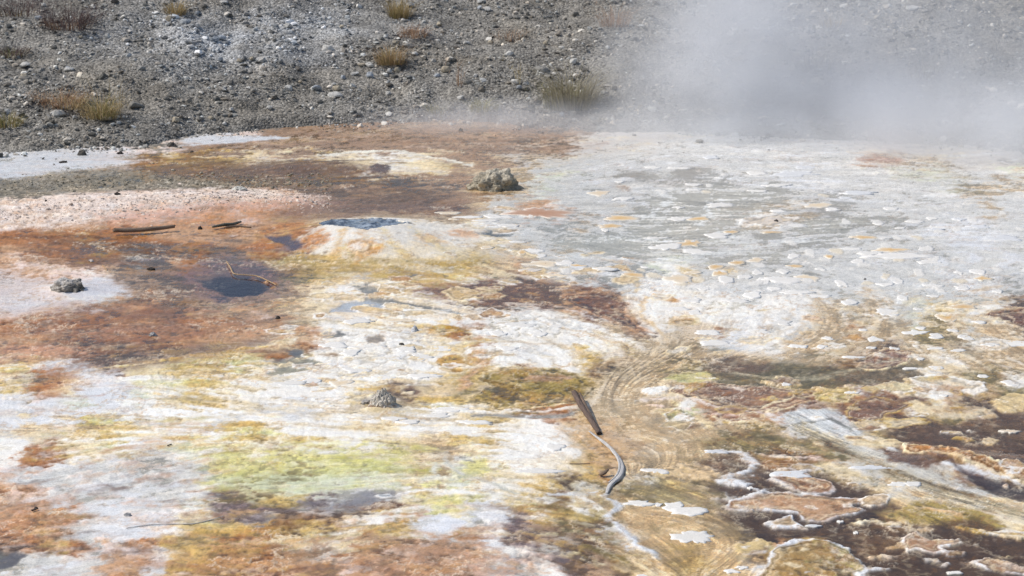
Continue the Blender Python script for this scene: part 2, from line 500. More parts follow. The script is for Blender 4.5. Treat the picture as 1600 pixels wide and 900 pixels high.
streaks((1250, 1620, 560, 690), [(236, 224, 196), (156, 120, 84), (190, 160, 100), (124, 100, 70)], 60, (20, 70), (1.6, 4))
streaks((-20, 230, 238, 276), [(190, 190, 192), (232, 232, 232), (164, 158, 150)], 24, (30, 90), (2, 4))
# upper left: mats, cream streak, pink bank
feature([(495,243),(560,238),(620,236),(680,248),(735,258)], 'c', stroke=9, rgb=(228,222,205), rag=.06)
feature([(300,246),(400,243),(500,245)], 'c', stroke=4, rag=.06, op=.8)
feature([(590,258),(640,268),(700,268)], 'c', stroke=8, rgb=(222,215,200), rag=.08, op=.8)
feature([(200,268),(300,258),(420,254),(540,258),(600,268),(520,282),(380,280),(280,285)], 'n', rgb=(140,104,64), rag=.10, mix=.6, op=.85, soft=.06)
feature(ell(592,266,34,13), 'n', rgb=(124,100,86), h=.03, rag=.02)
feature([(280,222),(300,214),(350,212),(430,213),(450,216),(380,222),(320,226)], 'b', rag=.05)
feature([(-20,248),(60,238),(130,236),(210,240),(190,258),(120,270),(40,274),(-20,276)], 'b', rgb=(208,210,212), rag=.16, soft=.07, op=.72)
feature([(-60,292),(0,282),(90,270),(180,262),(240,272),(330,284),(420,288),(330,297),(200,302),(60,310),(-60,316)], 'a', rgb=(146,138,122), rag=.06, soft=.05, op=.9)
feature([(-60,322),(0,316),(100,311),(200,307),(300,299),(380,293),(430,302),(500,314),(480,321),(380,327),(280,334),(180,344),(80,356),(-60,362)], 'p', rgb=(220,204,192), rag=.05, soft=.05, mottle=.2, relief=.007)
feature([(150,340),(260,330),(360,322),(470,316),(540,320),(420,330),(300,340),(200,352)], 's', rgb=(216,166,140), rag=.08, soft=.09, op=.75)
feature([(250,352),(330,338),(430,336),(400,345),(300,356)], 'o', rgb=(204,140,84), rag=.08, soft=.08, op=.6)
feature([(480,318),(600,314),(720,318),(740,332),(640,346),(520,350),(430,342)], 'n', rgb=(150,116,94), rag=.08, soft=.08, op=.7)
for p, w in (([(120,378),(190,384),(260,392),(330,396)], 7), ([(60,372),(120,368),(170,374)], 8), ([(180,392),(240,398),(320,392)], 5), ([(0,372),(50,370),(100,380)], 8), ([(90,402),(160,410)], 5)):
    feature(p, 'k', rgb=(128,82,38), stroke=w, rag=.08, op=.85, mix=.5)
feature([(-30,425),(0,422),(40,432),(90,442),(60,462),(130,468),(110,480),(20,492),(-30,490)], 'b', rgb=(216,208,206), rag=.10, soft=.06, op=.8)
feature([(110,440),(180,437),(190,452),(150,468),(110,462)], 'b', rgb=(206,204,208), rag=.06, soft=.05, op=.8)
feature([(30,500),(120,480),(220,478),(330,490),(400,505),(330,525),(220,545),(100,548),(30,530)], 'r', rgb=(168,116,84), rag=.10, soft=.10, op=.55, mix=.5)
feature([(0,540),(80,542),(160,546),(100,556),(0,556)], 's', rgb=(218,164,130), rag=.08, op=.7)
feature([(120,572),(200,550),(330,540),(430,530),(330,556),(200,580)], 'n', rgb=(142,112,92), rag=.06, soft=.05, op=.75)
feature([(150,575),(250,565),(360,550),(420,540)], 'y', stroke=7, rag=.06, rgb=(200,160,92), mix=.4)
# vent mound
feature([(470,380),(505,356),(540,350),(600,350),(650,356),(720,352),(765,362),(745,378),(720,392),(660,406),(600,414),(540,408),(498,398)], 'W', rgb=(230,224,212), rag=.07, soft=.05, streak=.15)
feature([(540,396),(620,392),(700,384),(730,392),(660,408),(590,412)], 'c', rgb=(224,206,170), rag=.08, soft=.07, op=.6)
feature(ell(492,385,42,16), 'o', rgb=(206,140,72), rag=.05, soft=.03, op=.9)
feature(ell(566,399,54,17), 'y', rgb=(214,160,88), rag=.04, soft=.03)
feature(ell(564,399,26,9), 'W', rag=.03, soft=.03)
feature(ell(672,383,44,13), 'y', rgb=(222,180,124), rag=.05, soft=.04, op=.8)
feature(ell(724,369,38,12), 's', rgb=(222,174,128), rag=.05, soft=.04, op=.8)
feature([(400,398),(470,406),(560,414),(680,410),(760,398),(760,412),(660,424),(520,424),(420,420)], 'y', rgb=(190,158,84), rag=.10, soft=.07, op=.7, mix=.4)
feature([(420,420),(480,410),(600,418),(700,414),(720,424),(600,432),(480,430)], 'v', rgb=(176,146,78), rag=.10, soft=.06, op=.6, mix=.4)
feature([(508,362),(530,357),(560,355.5),(600,357),(634,362),(620,368),(595,374),(575,378),(550,373),(530,369)], 'x', rgb=(92,100,112), h=-.13, rag=.012, soft=.012)
feature(ell(774,365,46,9), 'x', rgb=(126,132,138), h=-.03, rag=.02, soft=.03)
feature([(415,372),(450,371),(470,384),(484,396),(460,395),(440,384)], 'x', rgb=(104,90,102), h=-.03, rag=.03)
# dark violet pool
feature([(270,430),(330,415),(400,412),(440,425),(445,445),(420,460),(360,472),(310,460)], 'u', rgb=(146,116,116), rag=.10, soft=.08, op=.8)
feature([(312,440),(345,432),(390,430),(425,441),(433,447),(415,452),(398,460),(360,463),(335,452)], 'x', rgb=(60,54,84), h=-.055, rag=.05, soft=.014)
feature([(395,434),(415,440),(434,446),(424,450)], 'o', stroke=4, rgb=(176,116,66), rag=.02, h=.01)
# grey run-off pool with lacy rims
feature([(500,486),(530,470),(555,455),(575,445),(600,450),(612,462),(640,472),(700,478),(770,492),(720,500),(640,492),(600,498),(540,498)], 'c', rgb=(226,210,184), rag=.06, soft=.03, op=.8)
G_ = (168,166,162)
feature([(560,456),(572,447),(588,449),(600,460),(618,469),(640,476),(610,478),(590,474),(572,470)], 'G', rgb=G_, rag=.03, h=-.03)
feature([(515,488),(540,474),(575,468),(600,474),(612,482),(580,481),(560,487)], 'b', rgb=(196,204,216), rag=.03, h=-.025)
feature([(605,468),(650,478),(690,483),(740,494)], 'G', rgb=(140,138,134), stroke=5, rag=.03, h=-.03)
feature([(575,445),(585,440),(600,436),(640,432),(655,428)], 'G', rgb=(150,146,138), stroke=3.5, rag=.04, h=-.025)
feature([(690,484),(740,494),(800,490),(860,480)], 'w', rgb=(190,190,188), stroke=7, rag=.04)
for p in ([(520,455),(545,452),(560,458)], [(600,440),(640,446),(672,452)], [(618,464),(650,462),(700,470),(725,480)], [(505,470),(530,464),(550,468)], [(600,490),(650,484),(700,490)], [(560,500),(620,494),(680,500)], [(735,440),(760,448),(790,444)]):
    feature(p, 'W', stroke=5, rag=.06, op=.85)
feature(ell(672,458,46,8), 'c', rag=.05, rgb=(224,196,160), rim='W', rimw=.03)
feature(ell(620,448,60,7), 'c', rag=.06, rgb=(222,196,150), rim='W', rimw=.03, op=.9)
feature(ell(685,455,60,18), 'r', rgb=(166,116,92), rag=.07, soft=.06, op=.8)
feature([(660,455),(720,440),(800,436),(880,444),(890,468),(850,484),(780,482),(720,474)], 'n', rgb=(150,106,76), rag=.10, soft=.05, mix=.55)
feature([(480,440),(520,432),(560,436),(520,444)], 'y', rgb=(196,166,104), rag=.06, op=.6)
# white field, centre
feature([(425,586),(444,566),(470,545),(484,560),(500,566),(462,582)], 'G', rgb=(176,172,154), rag=.05, h=-.026)
feature(ell(462,551,24,10), 'G', rgb=(140,140,142), rag=.03, h=-.02)
feature([(505,526),(525,521),(530,517),(545,521),(530,526)], 'G', rgb=(136,134,132), rag=.03, h=-.02)
feature(ell(585,529,30,10), 'G', rgb=(168,156,148), rag=.05)
feature([(660,515),(690,508),(730,515),(735,530),(700,528),(675,522)], 'y', rgb=(196,148,62), rag=.06, mix=.3)
feature(ell(715,525,34,14), 'o', rgb=(190,132,76), rag=.06, mix=.3)
feature(ell(712,568,56,26), 'y', rgb=(206,160,88), rag=.06, mix=.4)
feature([(640,556),(675,568),(700,580),(720,586),(730,574),(728,556),(716,546),(690,535)], 'c', stroke=4, rag=.02, rgb=(214,196,158), h=.008)
feature([(738,542),(756,556),(750,572),(735,588),(715,605)], 's', stroke=15, rgb=(216,176,130), rag=.05, streak=.4)
feature([(755,582),(800,572),(860,576),(925,590),(948,597),(930,615),(900,630),(830,638),(770,636),(735,624),(760,605)], 'k', rgb=(172,146,76), rag=.05, mix=.35, soft=.02, rim='c', rimw=.02)
feature(ell(850,592,70,14), 's', rgb=(186,142,104), rag=.06, op=.8)
feature([(760,590),(800,600),(820,620),(780,628)], 'k', rgb=(150,118,50), rag=.08, mix=.5)
feature([(640,605),(690,600),(720,612),(680,622),(640,618)], 'c', rgb=(214,190,150), rag=.06, op=.7)
feature(ell(648,610,26,10), 'n', rgb=(138,108,84), rag=.04, mix=.4)
feature([(740,648),(800,650),(880,650),(905,640)], 'g', stroke=8, rgb=(176,172,166), rag=.03, h=-.016)
feature([(770,640),(850,643),(925,634),(945,600)], 'W', stroke=3.5, rag=.02, h=.012)
feature(ell(570,622,46,18), 'G', rgb=(178,170,160), rag=.05, mix=.4, op=.8)
# folds right of centre
for p, w in (([(750,498),(830,484),(900,500),(960,526),(1005,545)], 15), ([(745,520),(830,512),(900,530),(960,555)], 14), ([(760,545),(840,540),(900,556)], 12), ([(800,560),(860,566),(900,575)], 8)):
    feature(p, 'W', stroke=w, rag=.06, op=.75, streak=.35, soft=.03)
for p in ([(760,508),(840,500),(910,520),(980,548)], [(790,535),(860,536),(925,556)], [(880,488),(930,505),(1010,540)]):
    feature(p, 't', stroke=4, rag=.05, op=.7)
feature([(880,462),(915,455),(962,457),(980,470),(985,490),(1000,508),(1028,523),(995,517),(955,502),(915,487),(890,474)], 'r', rgb=(142,98,74), rag=.04, soft=.02, streak=.5, rim='s', rimw=.03, mix=.25)
feature([(985,470),(1010,458),(1060,455),(1110,470),(1120,500),(1085,530),(1050,540),(1020,515),(1000,490)], 'W', rag=.05, soft=.05, op=.7, streak=.3)
feature(ell(1040,467,34,9,rot=.2), 'y', rgb=(200,152,92), rag=.04, mix=.2)
feature(ell(1066,502,52,20), 'y', rgb=(206,164,108), rag=.06, mix=.5, rim='c', rimw=.04)
feature([(1010,465),(1000,490),(1035,520),(1050,535)], 'c', stroke=7, rgb=(222,196,156), rag=.03)
feature(ell(1140,490,70,40), 'W', rag=.08, soft=.08, op=.6, streak=.4)
feature(ell(975,572,80,26), 'k', rgb=(168,130,82), rag=.05, rim='t', rimw=.03, mix=.3)
feature(ell(905,542,34,10,rot=.15), 'y', rag=.05, mix=.4)
feature([(1075,520),(1040,545),(985,572),(958,605),(945,640),(965,680),(990,720)], 't', stroke=60, rgb=(216,194,160), rag=.06, soft=.06, streak=.7, op=.9, mottle=.06, h=-.009, relief=.0008)
feature([(1050,545),(1010,575),(970,590)], 'v', stroke=22, rgb=(186,164,126), rag=.06, soft=.05, op=.4, streak=.8, h=-.008)
feature([(1100,545),(1200,560),(1300,560),(1380,520)], 't', stroke=22, rag=.07, soft=.05, op=.7)
# olive and brown pools with plates, right
feature([(1098,580),(1130,566),(1200,565),(1290,572),(1362,578),(1400,570),(1450,565),(1400,592),(1300,606),(1200,606),(1120,602)], 'v', rgb=(134,120,80), h=-.03, rag=.05, soft=.03)
feature(ell(1160,573,92,18), 'n', rgb=(146,118,90), h=-.02, rag=.05, soft=.03)
feature(ell(1375,588,140,26), 'v', rgb=(140,120,86), h=-.028, rag=.05, soft=.03)
feature([(1335,576),(1350,556),(1385,546),(1425,548),(1428,560),(1398,574),(1360,580)], 'r', rgb=(156,116,92), rag=.04, rim='c', rimw=.015, streak=.3)
feature([(1150,582),(1250,592),(1330,580),(1400,560)], 't', stroke=9, rag=.05, op=.8, rgb=(206,196,168))
feature([(1040,592),(1065,583),(1105,582),(1122,592),(1090,600),(1050,600)], 'l', rgb=(200,190,128), rag=.04)
feature([(1045,612),(1060,600),(1110,596),(1170,602),(1250,610),(1268,620),(1230,627),(1190,640),(1120,630),(1070,620)], 'r', rgb=(154,116,90), rag=.04, rim='c', rimw=.014)
feature([(1112,650),(1128,641),(1178,641),(1200,632),(1240,618),(1270,624),(1242,636),(1203,646),(1192,656),(1140,660)], 's', rgb=(186,132,96), rag=.03, rim='c', rimw=.018)
feature([(1014,624),(1060,620),(1110,631),(1160,640),(1210,648)], 'W', stroke=7, rag=.06, rgb=(230,214,202))
feature([(1020,632),(1060,640),(1110,642),(1160,652)], 'p', stroke=5, rag=.06)
feature(ell(1026,609,34,12), 'W', rag=.05)
feature([(1035,645),(1060,640),(1090,650),(1080,662),(1050,660)], 'l', rgb=(196,184,124), rag=.05, rim='W', rimw=.012)
feature(ell(1074,652,30,10), 'W', rag=.04)
feature([(1265,612),(1290,606),(1330,612),(1345,622),(1310,628),(1280,626)], 'y', rgb=(214,190,120), rag=.06, rim='c', rimw=.02)
feature([(1222,644),(1258,638),(1312,644),(1322,660),(1352,674),(1330,690),(1290,680),(1248,666),(1230,656)], 'b', rgb=(206,208,206), rag=.05, streak=.9)
feature([(1240,660),(1290,655),(1330,672)], 'G', rgb=(126,126,124), stroke=5, rag=.06, op=.7)
feature([(1318,650),(1332,630),(1370,620),(1424,631),(1412,640),(1388,648),(1382,656),(1340,656)], 'r', rgb=(154,114,90), rag=.03, rim='y', rimw=.012)
feature([(1370,640),(1400,628),(1430,622),(1450,632)], 'r', rgb=(140,108,84), stroke=9, rag=.04)
feature([(1380,655),(1430,652),(1450,660),(1400,668)], 'c', rag=.05, rim='y', rimw=.015)
feature([(1355,605),(1395,595),(1430,602),(1445,610),(1420,615),(1370,612)], 'c', rgb=(216,204,168), rag=.03, rim='W', rimw=.012)
feature([(1420,592),(1450,585),(1480,588),(1510,596),(1545,600),(1548,610),(1532,618),(1515,613),(1490,612),(1450,604)], 'W', rag=.05, rgb=(226,214,192), rim='W', rimw=.03)
feature(ell(1455,593,44,8), 'y', rgb=(206,184,130), rag=.04, op=.8)
feature(ell(1480,608,60,10), 's', rgb=(196,156,112), rag=.04, op=.8)
feature([(1555,628),(1580,618),(1640,612),(1640,648),(1570,646),(1550,636)], 'c', rgb=(214,190,142), rag=.06, streak=.4)
feature([(1440,640),(1480,630),(1550,640),(1520,656),(1450,655)], 'c', rag=.07, mix=.5, rgb=(222,204,172))
feature([(1535,492),(1560,482),(1640,478),(1640,524),(1590,512),(1560,500)], 'r', rgb=(136,94,70), rag=.05, rim='c', rimw=.03)
feature(ell(1378,250,62,12), 's', rgb=(176,136,112), rag=.06, soft=.05)
feature([(1330,238),(1400,244),(1480,254)], 't', stroke=8, rag=.08, op=.5)
feature([(1500,308),(1540,303),(1600,296)], 't', stroke=7, rag=.08, op=.7, rgb=(206,184,152))
feature(ell(1430,274,60,10), 'e', rgb=(192,190,158), rag=.08, soft=.06, op=.7)
# open milky water, smooth and grey, with drawn-out swirls
for p_ in ([(985,335),(1040,296),(1130,290),(1240,300),(1210,328),(1150,346),(1195,372),(1110,392),(1000,404),(880,394),(845,372),(955,366)], [(1240,352),(1320,335),(1400,340),(1330,368),(1230,376)], [(1150,392),(1260,388),(1230,404),(1120,404)]):
    feature(p_, 'G', rgb=(200,198,190), h=-.011, rag=.16, soft=.08, op=.8, streak=.6, mottle=.05, relief=.0006, rough=.16)
for p_ in ([(960,262),(1010,268),(1030,280),(980,288)], [(1050,262),(1110,258),(1090,286),(1030,290)], [(1240,330),(1320,322),(1300,338)]):
    feature(p_, 'G', rgb=(170,164,156), h=-.015, rag=.12, soft=.06, op=.6, streak=.3, mottle=.05, relief=.001)
for p_ in ([(1000,345),(1030,325),(1045,310),(1030,300)], [(1090,350),(1110,335),(1100,320),(1130,312)], [(880,378),(960,372),(1050,378),(1150,368)], [(1080,400),(1160,390),(1260,372)], [(900,400),(1000,408),(1100,400)], [(1120,362),(1150,350),(1190,330)]):
    feature(p_, 'w', rgb=(224,226,222), stroke=6, rag=.06, soft=.03, op=.7, streak=.6, mottle=.03)
# brown pool at the right edge and the orange ridge
feature([(1395,686),(1480,668),(1560,650),(1660,640),(1660,745),(1560,718),(1470,696)], 'n', rgb=(126,98,74), h=-.03, rag=.06, soft=.03)
feature([(1250,668),(1320,698),(1400,738),(1500,778),(1640,810)], 't', stroke=34, rgb=(206,194,168), rag=.04, soft=.04, streak=.9)
feature([(1330,695),(1400,722),(1480,752),(1600,780)], 'w', stroke=12, rgb=(196,192,180), rag=.04, soft=.03, streak=.8)
feature([(1280,688),(1360,722),(1440,752),(1520,775)], 'v', stroke=9, rgb=(136,114,78), rag=.04, soft=.02, streak=.9)
feature([(1380,700),(1440,715),(1490,730),(1440,735),(1390,722)], 'n', rgb=(134,104,84), rag=.05, h=-.02)
feature([(1310,680),(1360,682),(1420,690),(1400,700),(1340,696)], 'c', rag=.06, mix=.3)
feature([(1405,710),(1422,698),(1450,694),(1480,699),(1520,711),(1560,728),(1640,752),(1640,772),(1570,750),(1545,741),(1510,733),(1480,720),(1455,713),(1430,716)], 'o', rgb=(192,138,84), rag=.05, rim='c', rimw=.03, h=.02, relief=.012, mottle=.4)
feature([(1470,730),(1540,742),(1640,772)], 'b', stroke=7, rag=.05)
feature([(1470,716),(1490,733),(1560,752),(1640,780),(1640,795),(1540,765)], 'd', rgb=(98,78,74), h=-.03, rag=.03, op=.9)
feature([(1460,715),(1500,724),(1540,738),(1640,765)], 'c', stroke=4, rag=.06, rgb=(230,206,170))
# strand meadow and brown pool, lower right
feature([(985,690),(1060,680),(1120,700),(1080,725),(1010,745),(975,740)], 't', rgb=(212,188,152), rag=.07, soft=.05, streak=1.0, op=.9)
feature([(1100,690),(1180,680),(1260,700),(1180,720)], 'v', rgb=(160,142,90), rag=.07, soft=.05, streak=.8, op=.7)
feature([(1120,762),(1180,742),(1240,728),(1310,748),(1370,775),(1400,790),(1345,815),(1400,830),(1500,822),(1660,850),(1660,975),(1330,975),(1362,886),(1300,836),(1200,836),(1120,812),(1150,792)], 'd', rgb=(116,88,62), h=-.034, rag=.05, soft=.03)
feature([(1330,830),(1380,826),(1420,850),(1400,870),(1350,862)], 'n', rgb=(142,112,82), h=-.024, rag=.06, soft=.05)
feature([(1100,720),(1160,710),(1190,725),(1170,745),(1120,742)], 'n', rgb=(134,108,82), h=-.026, rag=.05, soft=.03)
feature([(1200,700),(1260,706),(1300,722),(1240,738),(1190,730)], 'k', rgb=(160,124,84), rag=.06, mix=.4)
feature([(1390,806),(1430,785),(1480,786),(1530,802),(1580,822),(1500,824),(1430,816)], 'v', rgb=(174,152,88), h=-.004, rag=.06, streak=.6)
feature([(1460,815),(1520,812),(1580,828),(1500,834)], 'n', rgb=(132,106,72), h=-.024, rag=.05)
feature([(1440,796),(1470,798),(1500,804)], 'c', stroke=6, rag=.04, rgb=(222,184,136))
feature([(1530,832),(1570,822),(1640,836),(1640,850),(1580,842)], 'W', rag=.06, rim='y', rimw=.02)
feature([(1500,825),(1550,830),(1600,838)], 'y', stroke=8, rag=.04, rgb=(196,164,90))
feature([(1330,818),(1370,812),(1400,816)], 'c', stroke=6, rag=.06)
feature([(1018,738),(1060,728),(1110,730),(1135,742),(1100,752),(1040,750)], 'c', rgb=(224,196,154), rag=.04, soft=.025)
feature([(975,760),(1040,745),(1090,770),(1060,785),(1000,780)], 'v', rgb=(186,168,122), rag=.06, soft=.05, streak=1.0)
feature([(965,790),(1010,785),(1090,810),(1140,850),(1180,880),(1180,975),(1040,975),(1020,880),(980,830)], 't', rgb=(220,192,150), rag=.07, soft=.05, streak=.8)
feature([(1050,850),(1090,850),(1110,880),(1090,910),(1060,900)], 'v', rgb=(194,166,100), rag=.06, soft=.05, op=.7, streak=.7)
feature([(1085,800),(1140,815),(1175,842),(1165,850),(1130,835)], 'v', rgb=(150,128,92), rag=.04, soft=.03, op=.7, streak=.9)
feature([(1150,850),(1190,842),(1205,850),(1180,866),(1150,864)], 'c', rgb=(212,188,136), rag=.04)
I_B = 'b'
feature([(1195,748),(1225,738),(1262,738),(1268,746),(1300,752),(1310,764),(1295,771),(1255,772),(1230,764),(1215,755)], 'o', rgb=(180,136,100), rim='b', rimw=.026, rag=.025, h=.004, relief=.002)
feature([(1140,782),(1180,771),(1240,769),(1290,774),(1345,779),(1378,772),(1386,779),(1378,786),(1345,786),(1332,790),(1352,797),(1342,803),(1310,809),(1288,814),(1255,812),(1243,801),(1200,797),(1165,800),(1130,795)], 's', rgb=(198,158,122), rim='b', rimw=.016, rag=.025, h=.004, mottle=.2)
feature([(1190,818),(1215,808),(1235,803),(1245,812),(1256,818),(1250,824),(1205,825)], 'c', rgb=(208,180,142), rim='b', rimw=.02, rag=.02, h=.004)
feature([(1120,975),(1178,905),(1196,876),(1214,854),(1240,843),(1272,842),(1310,848),(1332,857),(1336,866),(1352,884),(1358,890),(1340,905),(1320,975)], 'y', rgb=(172,140,88), rim='b', rimw=.024, rag=.03, h=.006, mottle=.35)
feature([(1404,848),(1416,838),(1434,829),(1442,838),(1465,845),(1500,839),(1507,845),(1495,851),(1470,855),(1490,861),(1455,866),(1430,858),(1415,863)], 's', rgb=(182,140,106), rim='W', rimw=.014, rag=.025, h=.004)
feature([(1355,872),(1380,866),(1395,868),(1385,875)], 'c', rag=.03, rgb=(226,208,186))
feature([(1500,875),(1545,872),(1600,885),(1640,890),(1640,905),(1560,895)], 's', rgb=(176,144,116), rim='b', rimw=.012, rag=.04, h=.003)
feature([(1108,704),(1150,708),(1178,724),(1160,736),(1138,746)], 'b', stroke=8, rag=.04, h=.006)
feature([(1120,752),(1150,748),(1176,756),(1168,762),(1130,758)], 'b', rag=.03, h=.006)
feature([(1150,782),(1160,776),(1200,768)], 'b', stroke=7, rag=.03, h=.006)
feature([(1180,706),(1230,712),(1300,722)], 'p', stroke=5, rag=.07, mix=.5)
# driftwood crust running on below the grey branch
feature([(948,772),(964,792),(950,812),(965,826),(1000,850),(1024,870)], 'b', stroke=11, rgb=(206,210,214), rag=.03, h=.014, streak=.8)
feature([(930,768),(900,772),(860,770)], 'w', stroke=6, rag=.05, rgb=(206,206,204))
# lower left
feature([(500,796),(545,780),(560,769),(590,764),(634,769),(622,778),(592,783),(576,796),(545,797)], 'u', rgb=(166,164,170), h=-.02, rag=.04, soft=.03)
feature(ell(600,775,34,8), 'b', rgb=(196,202,208), rag=.04, rim='W', rimw=.01)
feature([(560,795),(580,785),(620,782),(640,790),(600,800)], 'n', rgb=(150,112,80), rag=.05, mix=.4)
feature([(400,808),(460,790),(520,782)], 'u', stroke=12, rgb=(160,150,154), rag=.07, op=.7)
feature([(690,715),(722,738),(775,755),(805,770)], 'w', stroke=5, rgb=(206,204,190), rag=.03)
feature([(660,752),(690,745),(680,725)], 'w', stroke=6, rgb=(210,208,190), rag=.03)
feature([(640,812),(690,805),(740,818),(690,836),(650,830)], 'b', rgb=(220,222,226), rag=.05)
feature([(0,870),(25,858),(40,866),(20,885),(-20,892)], 'G', rgb=(128,126,132), rag=.04, h=-.02)
feature([(-40,830),(40,800),(110,806),(100,825),(30,842),(-40,850)], 'o', rgb=(200,136,86), rag=.09, soft=.06, op=.7, mix=.4)
feature([(270,860),(400,830),(480,850),(420,900),(300,910)], 'o', rgb=(196,142,80), rag=.10, soft=.09, op=.55, mix=.5)
feature([(560,880),(650,850),(760,860),(820,885),(760,910),(600,910)], 's', rgb=(198,152,118), rag=.10, soft=.09, op=.6)
feature([(320,735),(380,712),(480,705),(600,715),(640,740),(540,760),(400,765)], 'l', rgb=(208,202,126), rag=.16, soft=.09, op=.5, mix=.6)
feature([(360,755),(460,745),(580,738),(600,750),(480,768),(380,772)], 'e', rgb=(200,208,180), rag=.08, soft=.05, op=.7)
feature([(820,650),(880,668),(905,700),(890,735),(830,745),(800,720),(780,680)], 'W', rag=.08, soft=.05, op=.6)
feature([(880,660),(960,655),(985,700),(960,735),(915,730),(900,690)], 's', rgb=(206,164,112), rag=.06, soft=.06, op=.6)

feature([(1148,346),(1175,338),(1212,335),(1246,340),(1240,350),(1216,358),(1190,352),(1160,353)], 'c', rgb=(212,202,190), rim='W', rimw=.03, rag=.06, mottle=.06)
# runoff stains down the front of the vent mound
for p_, c_, w_ in (([(540,378),(534,392),(522,406)], (214,168,92), 10), ([(598,378),(610,394),(636,408)], (222,196,140), 9), ([(640,370),(672,384),(700,398)], (226,206,160), 9), ([(500,372),(486,386),(478,396)], (198,130,62), 11), ([(570,382),(568,398),(560,412)], (212,160,84), 8)):
    feature(p_, 'y', rgb=c_, stroke=w_, rag=.05, soft=.03, op=.75, mottle=.12)
feature([(512,360),(540,353),(600,353),(640,360)], 'W', stroke=4, rag=.03, rgb=(240,238,232))
# crust lobes: small shelves with pale rims crowding round the pools
r_l = random.Random(91)
def lobes(box, n, cols, rims, sz=(12, 40), asp=(.16, .34), op=.85):
    u0, u1, v0, v1 = box
    for _ in range(n):
        u, v = r_l.uniform(u0, u1), r_l.uniform(v0, v1); w_ = r_l.uniform(*sz) * r_l.uniform(.5, 1.4)
        h_ = w_ * r_l.uniform(*asp)
        pts = [(a + r_l.uniform(-.14, .14) * w_, b + r_l.uniform(-.14, .14) * h_) for a, b in ell(u, v, w_, h_, 10, r_l.uniform(-.12, .12))]
        feature(pts, 'c', rgb=r_l.choice(cols), rim=r_l.choice(rims), rimw=r_l.uniform(.010, .022), rag=.03, freq=13, op=op, mottle=.16, k=r_l.randrange(6), h=.008)
OC = [(218,188,136), (206,158,92), (228,210,176), (198,146,96), (222,200,156)]
lobes((490, 780, 432, 505), 42, OC, 'WWc', (16, 52))
lobes((420, 760, 505, 625), 40, OC + [(236,230,220)] * 3, 'WWc', (14, 44))
lobes((760, 1010, 392, 450), 22, OC, 'Wc', (16, 46), (.14, .26))
lobes((1020, 1560, 588, 690), 46, OC + [(170,124,88), (156,116,84)], 'Wcy', (14, 54))
lobes((1150, 1590, 700, 890), 34, [(198,156,116), (178,140,96), (214,186,146), (166,132,92)], 'bbWc', (12, 46))
lobes((1030, 1560, 455, 560), 30, OC + [(232,226,214)] * 3, 'WWc', (14, 46), (.16, .3))
lobes((700, 830, 322, 400), 14, [(230,222,208), (214,186,150)], 'W', (16, 44), (.12, .2))
# ---- texture of each mineral
patchy = sstep(-.35, .35, nA + .8 * nH)
col *= (1 + stk * LIC1 * .66 * (.35 + .65 * patchy) + stk * .12 * LIC2 + stk * .16 * LIC4)[..., None]
vein = (1 - sstep(.02, .22, margin)) * sstep(-.30, .25, nB + .6 * nH)
vk = sstep(-.12, .12, fbm(X, Y, 4, 3, 11))[..., None]
vcol = lin((236, 226, 206)).astype(np.float32) * vk + lin((168, 122, 70)).astype(np.float32) * (1 - vk)
vein = vein * (.25 + .75 * np.clip(mot * 4, 0, 1)) * .55
col = col * (1 - vein[..., None]) + vcol * vein[..., None]
tint = np.stack([1 + .10 * nH, np.ones_like(nH), 1 - .16 * nH], -1)
nE = fbm(X, Y * .8, 24, 5, 14, .8); nD = fbm(X, Y * .7, 17, 5, 3, .8)
dark = sstep(.15, .65, nF + .6 * nG)
fleck = sstep(.20, .42, nE) * np.clip(mot * 3.2 - .2, 0, 1) * sstep(-.2, .5, nA + nH)
col = col * (1 - .5 * fleck[..., None]) + lin((228, 218, 206)).astype(np.float32) * .5 * fleck[..., None]
stain = sstep(.16, .5, nD) * np.clip(mot * 3.0 - .15, 0, 1)
col *= 1 - stain[..., None] * np.array([.24, .31, .38], np.float32)
col *= np.clip(1 + mot * (1.3 * nF + 1.5 * nG) - mot * .7 * dark, .25, 1.6)[..., None]
col *= 1 + (tint - 1) * np.clip(mot * 3, 0, 1)[..., None]
# thin mineral veins: ochre through the white sinter, cream through the mats; and low scalloped rims along old water lines
lumv = col @ np.array([.2126, .7152, .0722], np.float32)
soil = CLS['a'] > .4
rid = (1 - sstep(.0, .055, np.abs(fbm(X, Y, 4.2, 5, 9, .6)))) * sstep(-.15, .2, nB + .5 * nH)
rid = np.where(soil, 0, rid) * sstep(370, 470, VV) * (1 - .55 * sstep(640, 760, VV) * (UU < 900))
isl = sstep(.42, .6, lumv)[..., None]
vc2 = lin((198, 152, 86)).astype(np.float32) * isl + lin((236, 222, 192)).astype(np.float32) * (1 - isl)
av = (rid * (.30 + .18 * isl[..., 0]))[..., None]
col = col * (1 - av) + vc2 * av
lev = fbm(X, Y, 1.7, 4, 4, .5) * 11 + .5 * nH
fr = lev - np.floor(lev)
rimk = np.exp(-((fr - .08) / .07) ** 2) * sstep(-.25, .25, fbm(X, Y, 3.1, 3, 7)) * np.where(soil, 0, 1) * sstep(380, 470, VV) * (1 - .8 * sstep(610, 700, VV))
scal = ((1 - fr) * .0020 + rimk * .0020) * (1 - .8 * sstep(610, 700, VV))
col = col * (1 - (.20 * rimk)[..., None]) + lin((240, 232, 214)).astype(np.float32) * (.20 * rimk)[..., None]
col *= 1 - (.10 * (1 - .8 * sstep(610, 700, VV)) * np.exp(-((fr - .90) / .08) ** 2) * sstep(-.25, .25, fbm(X, Y, 3.1, 3, 7)))[..., None]
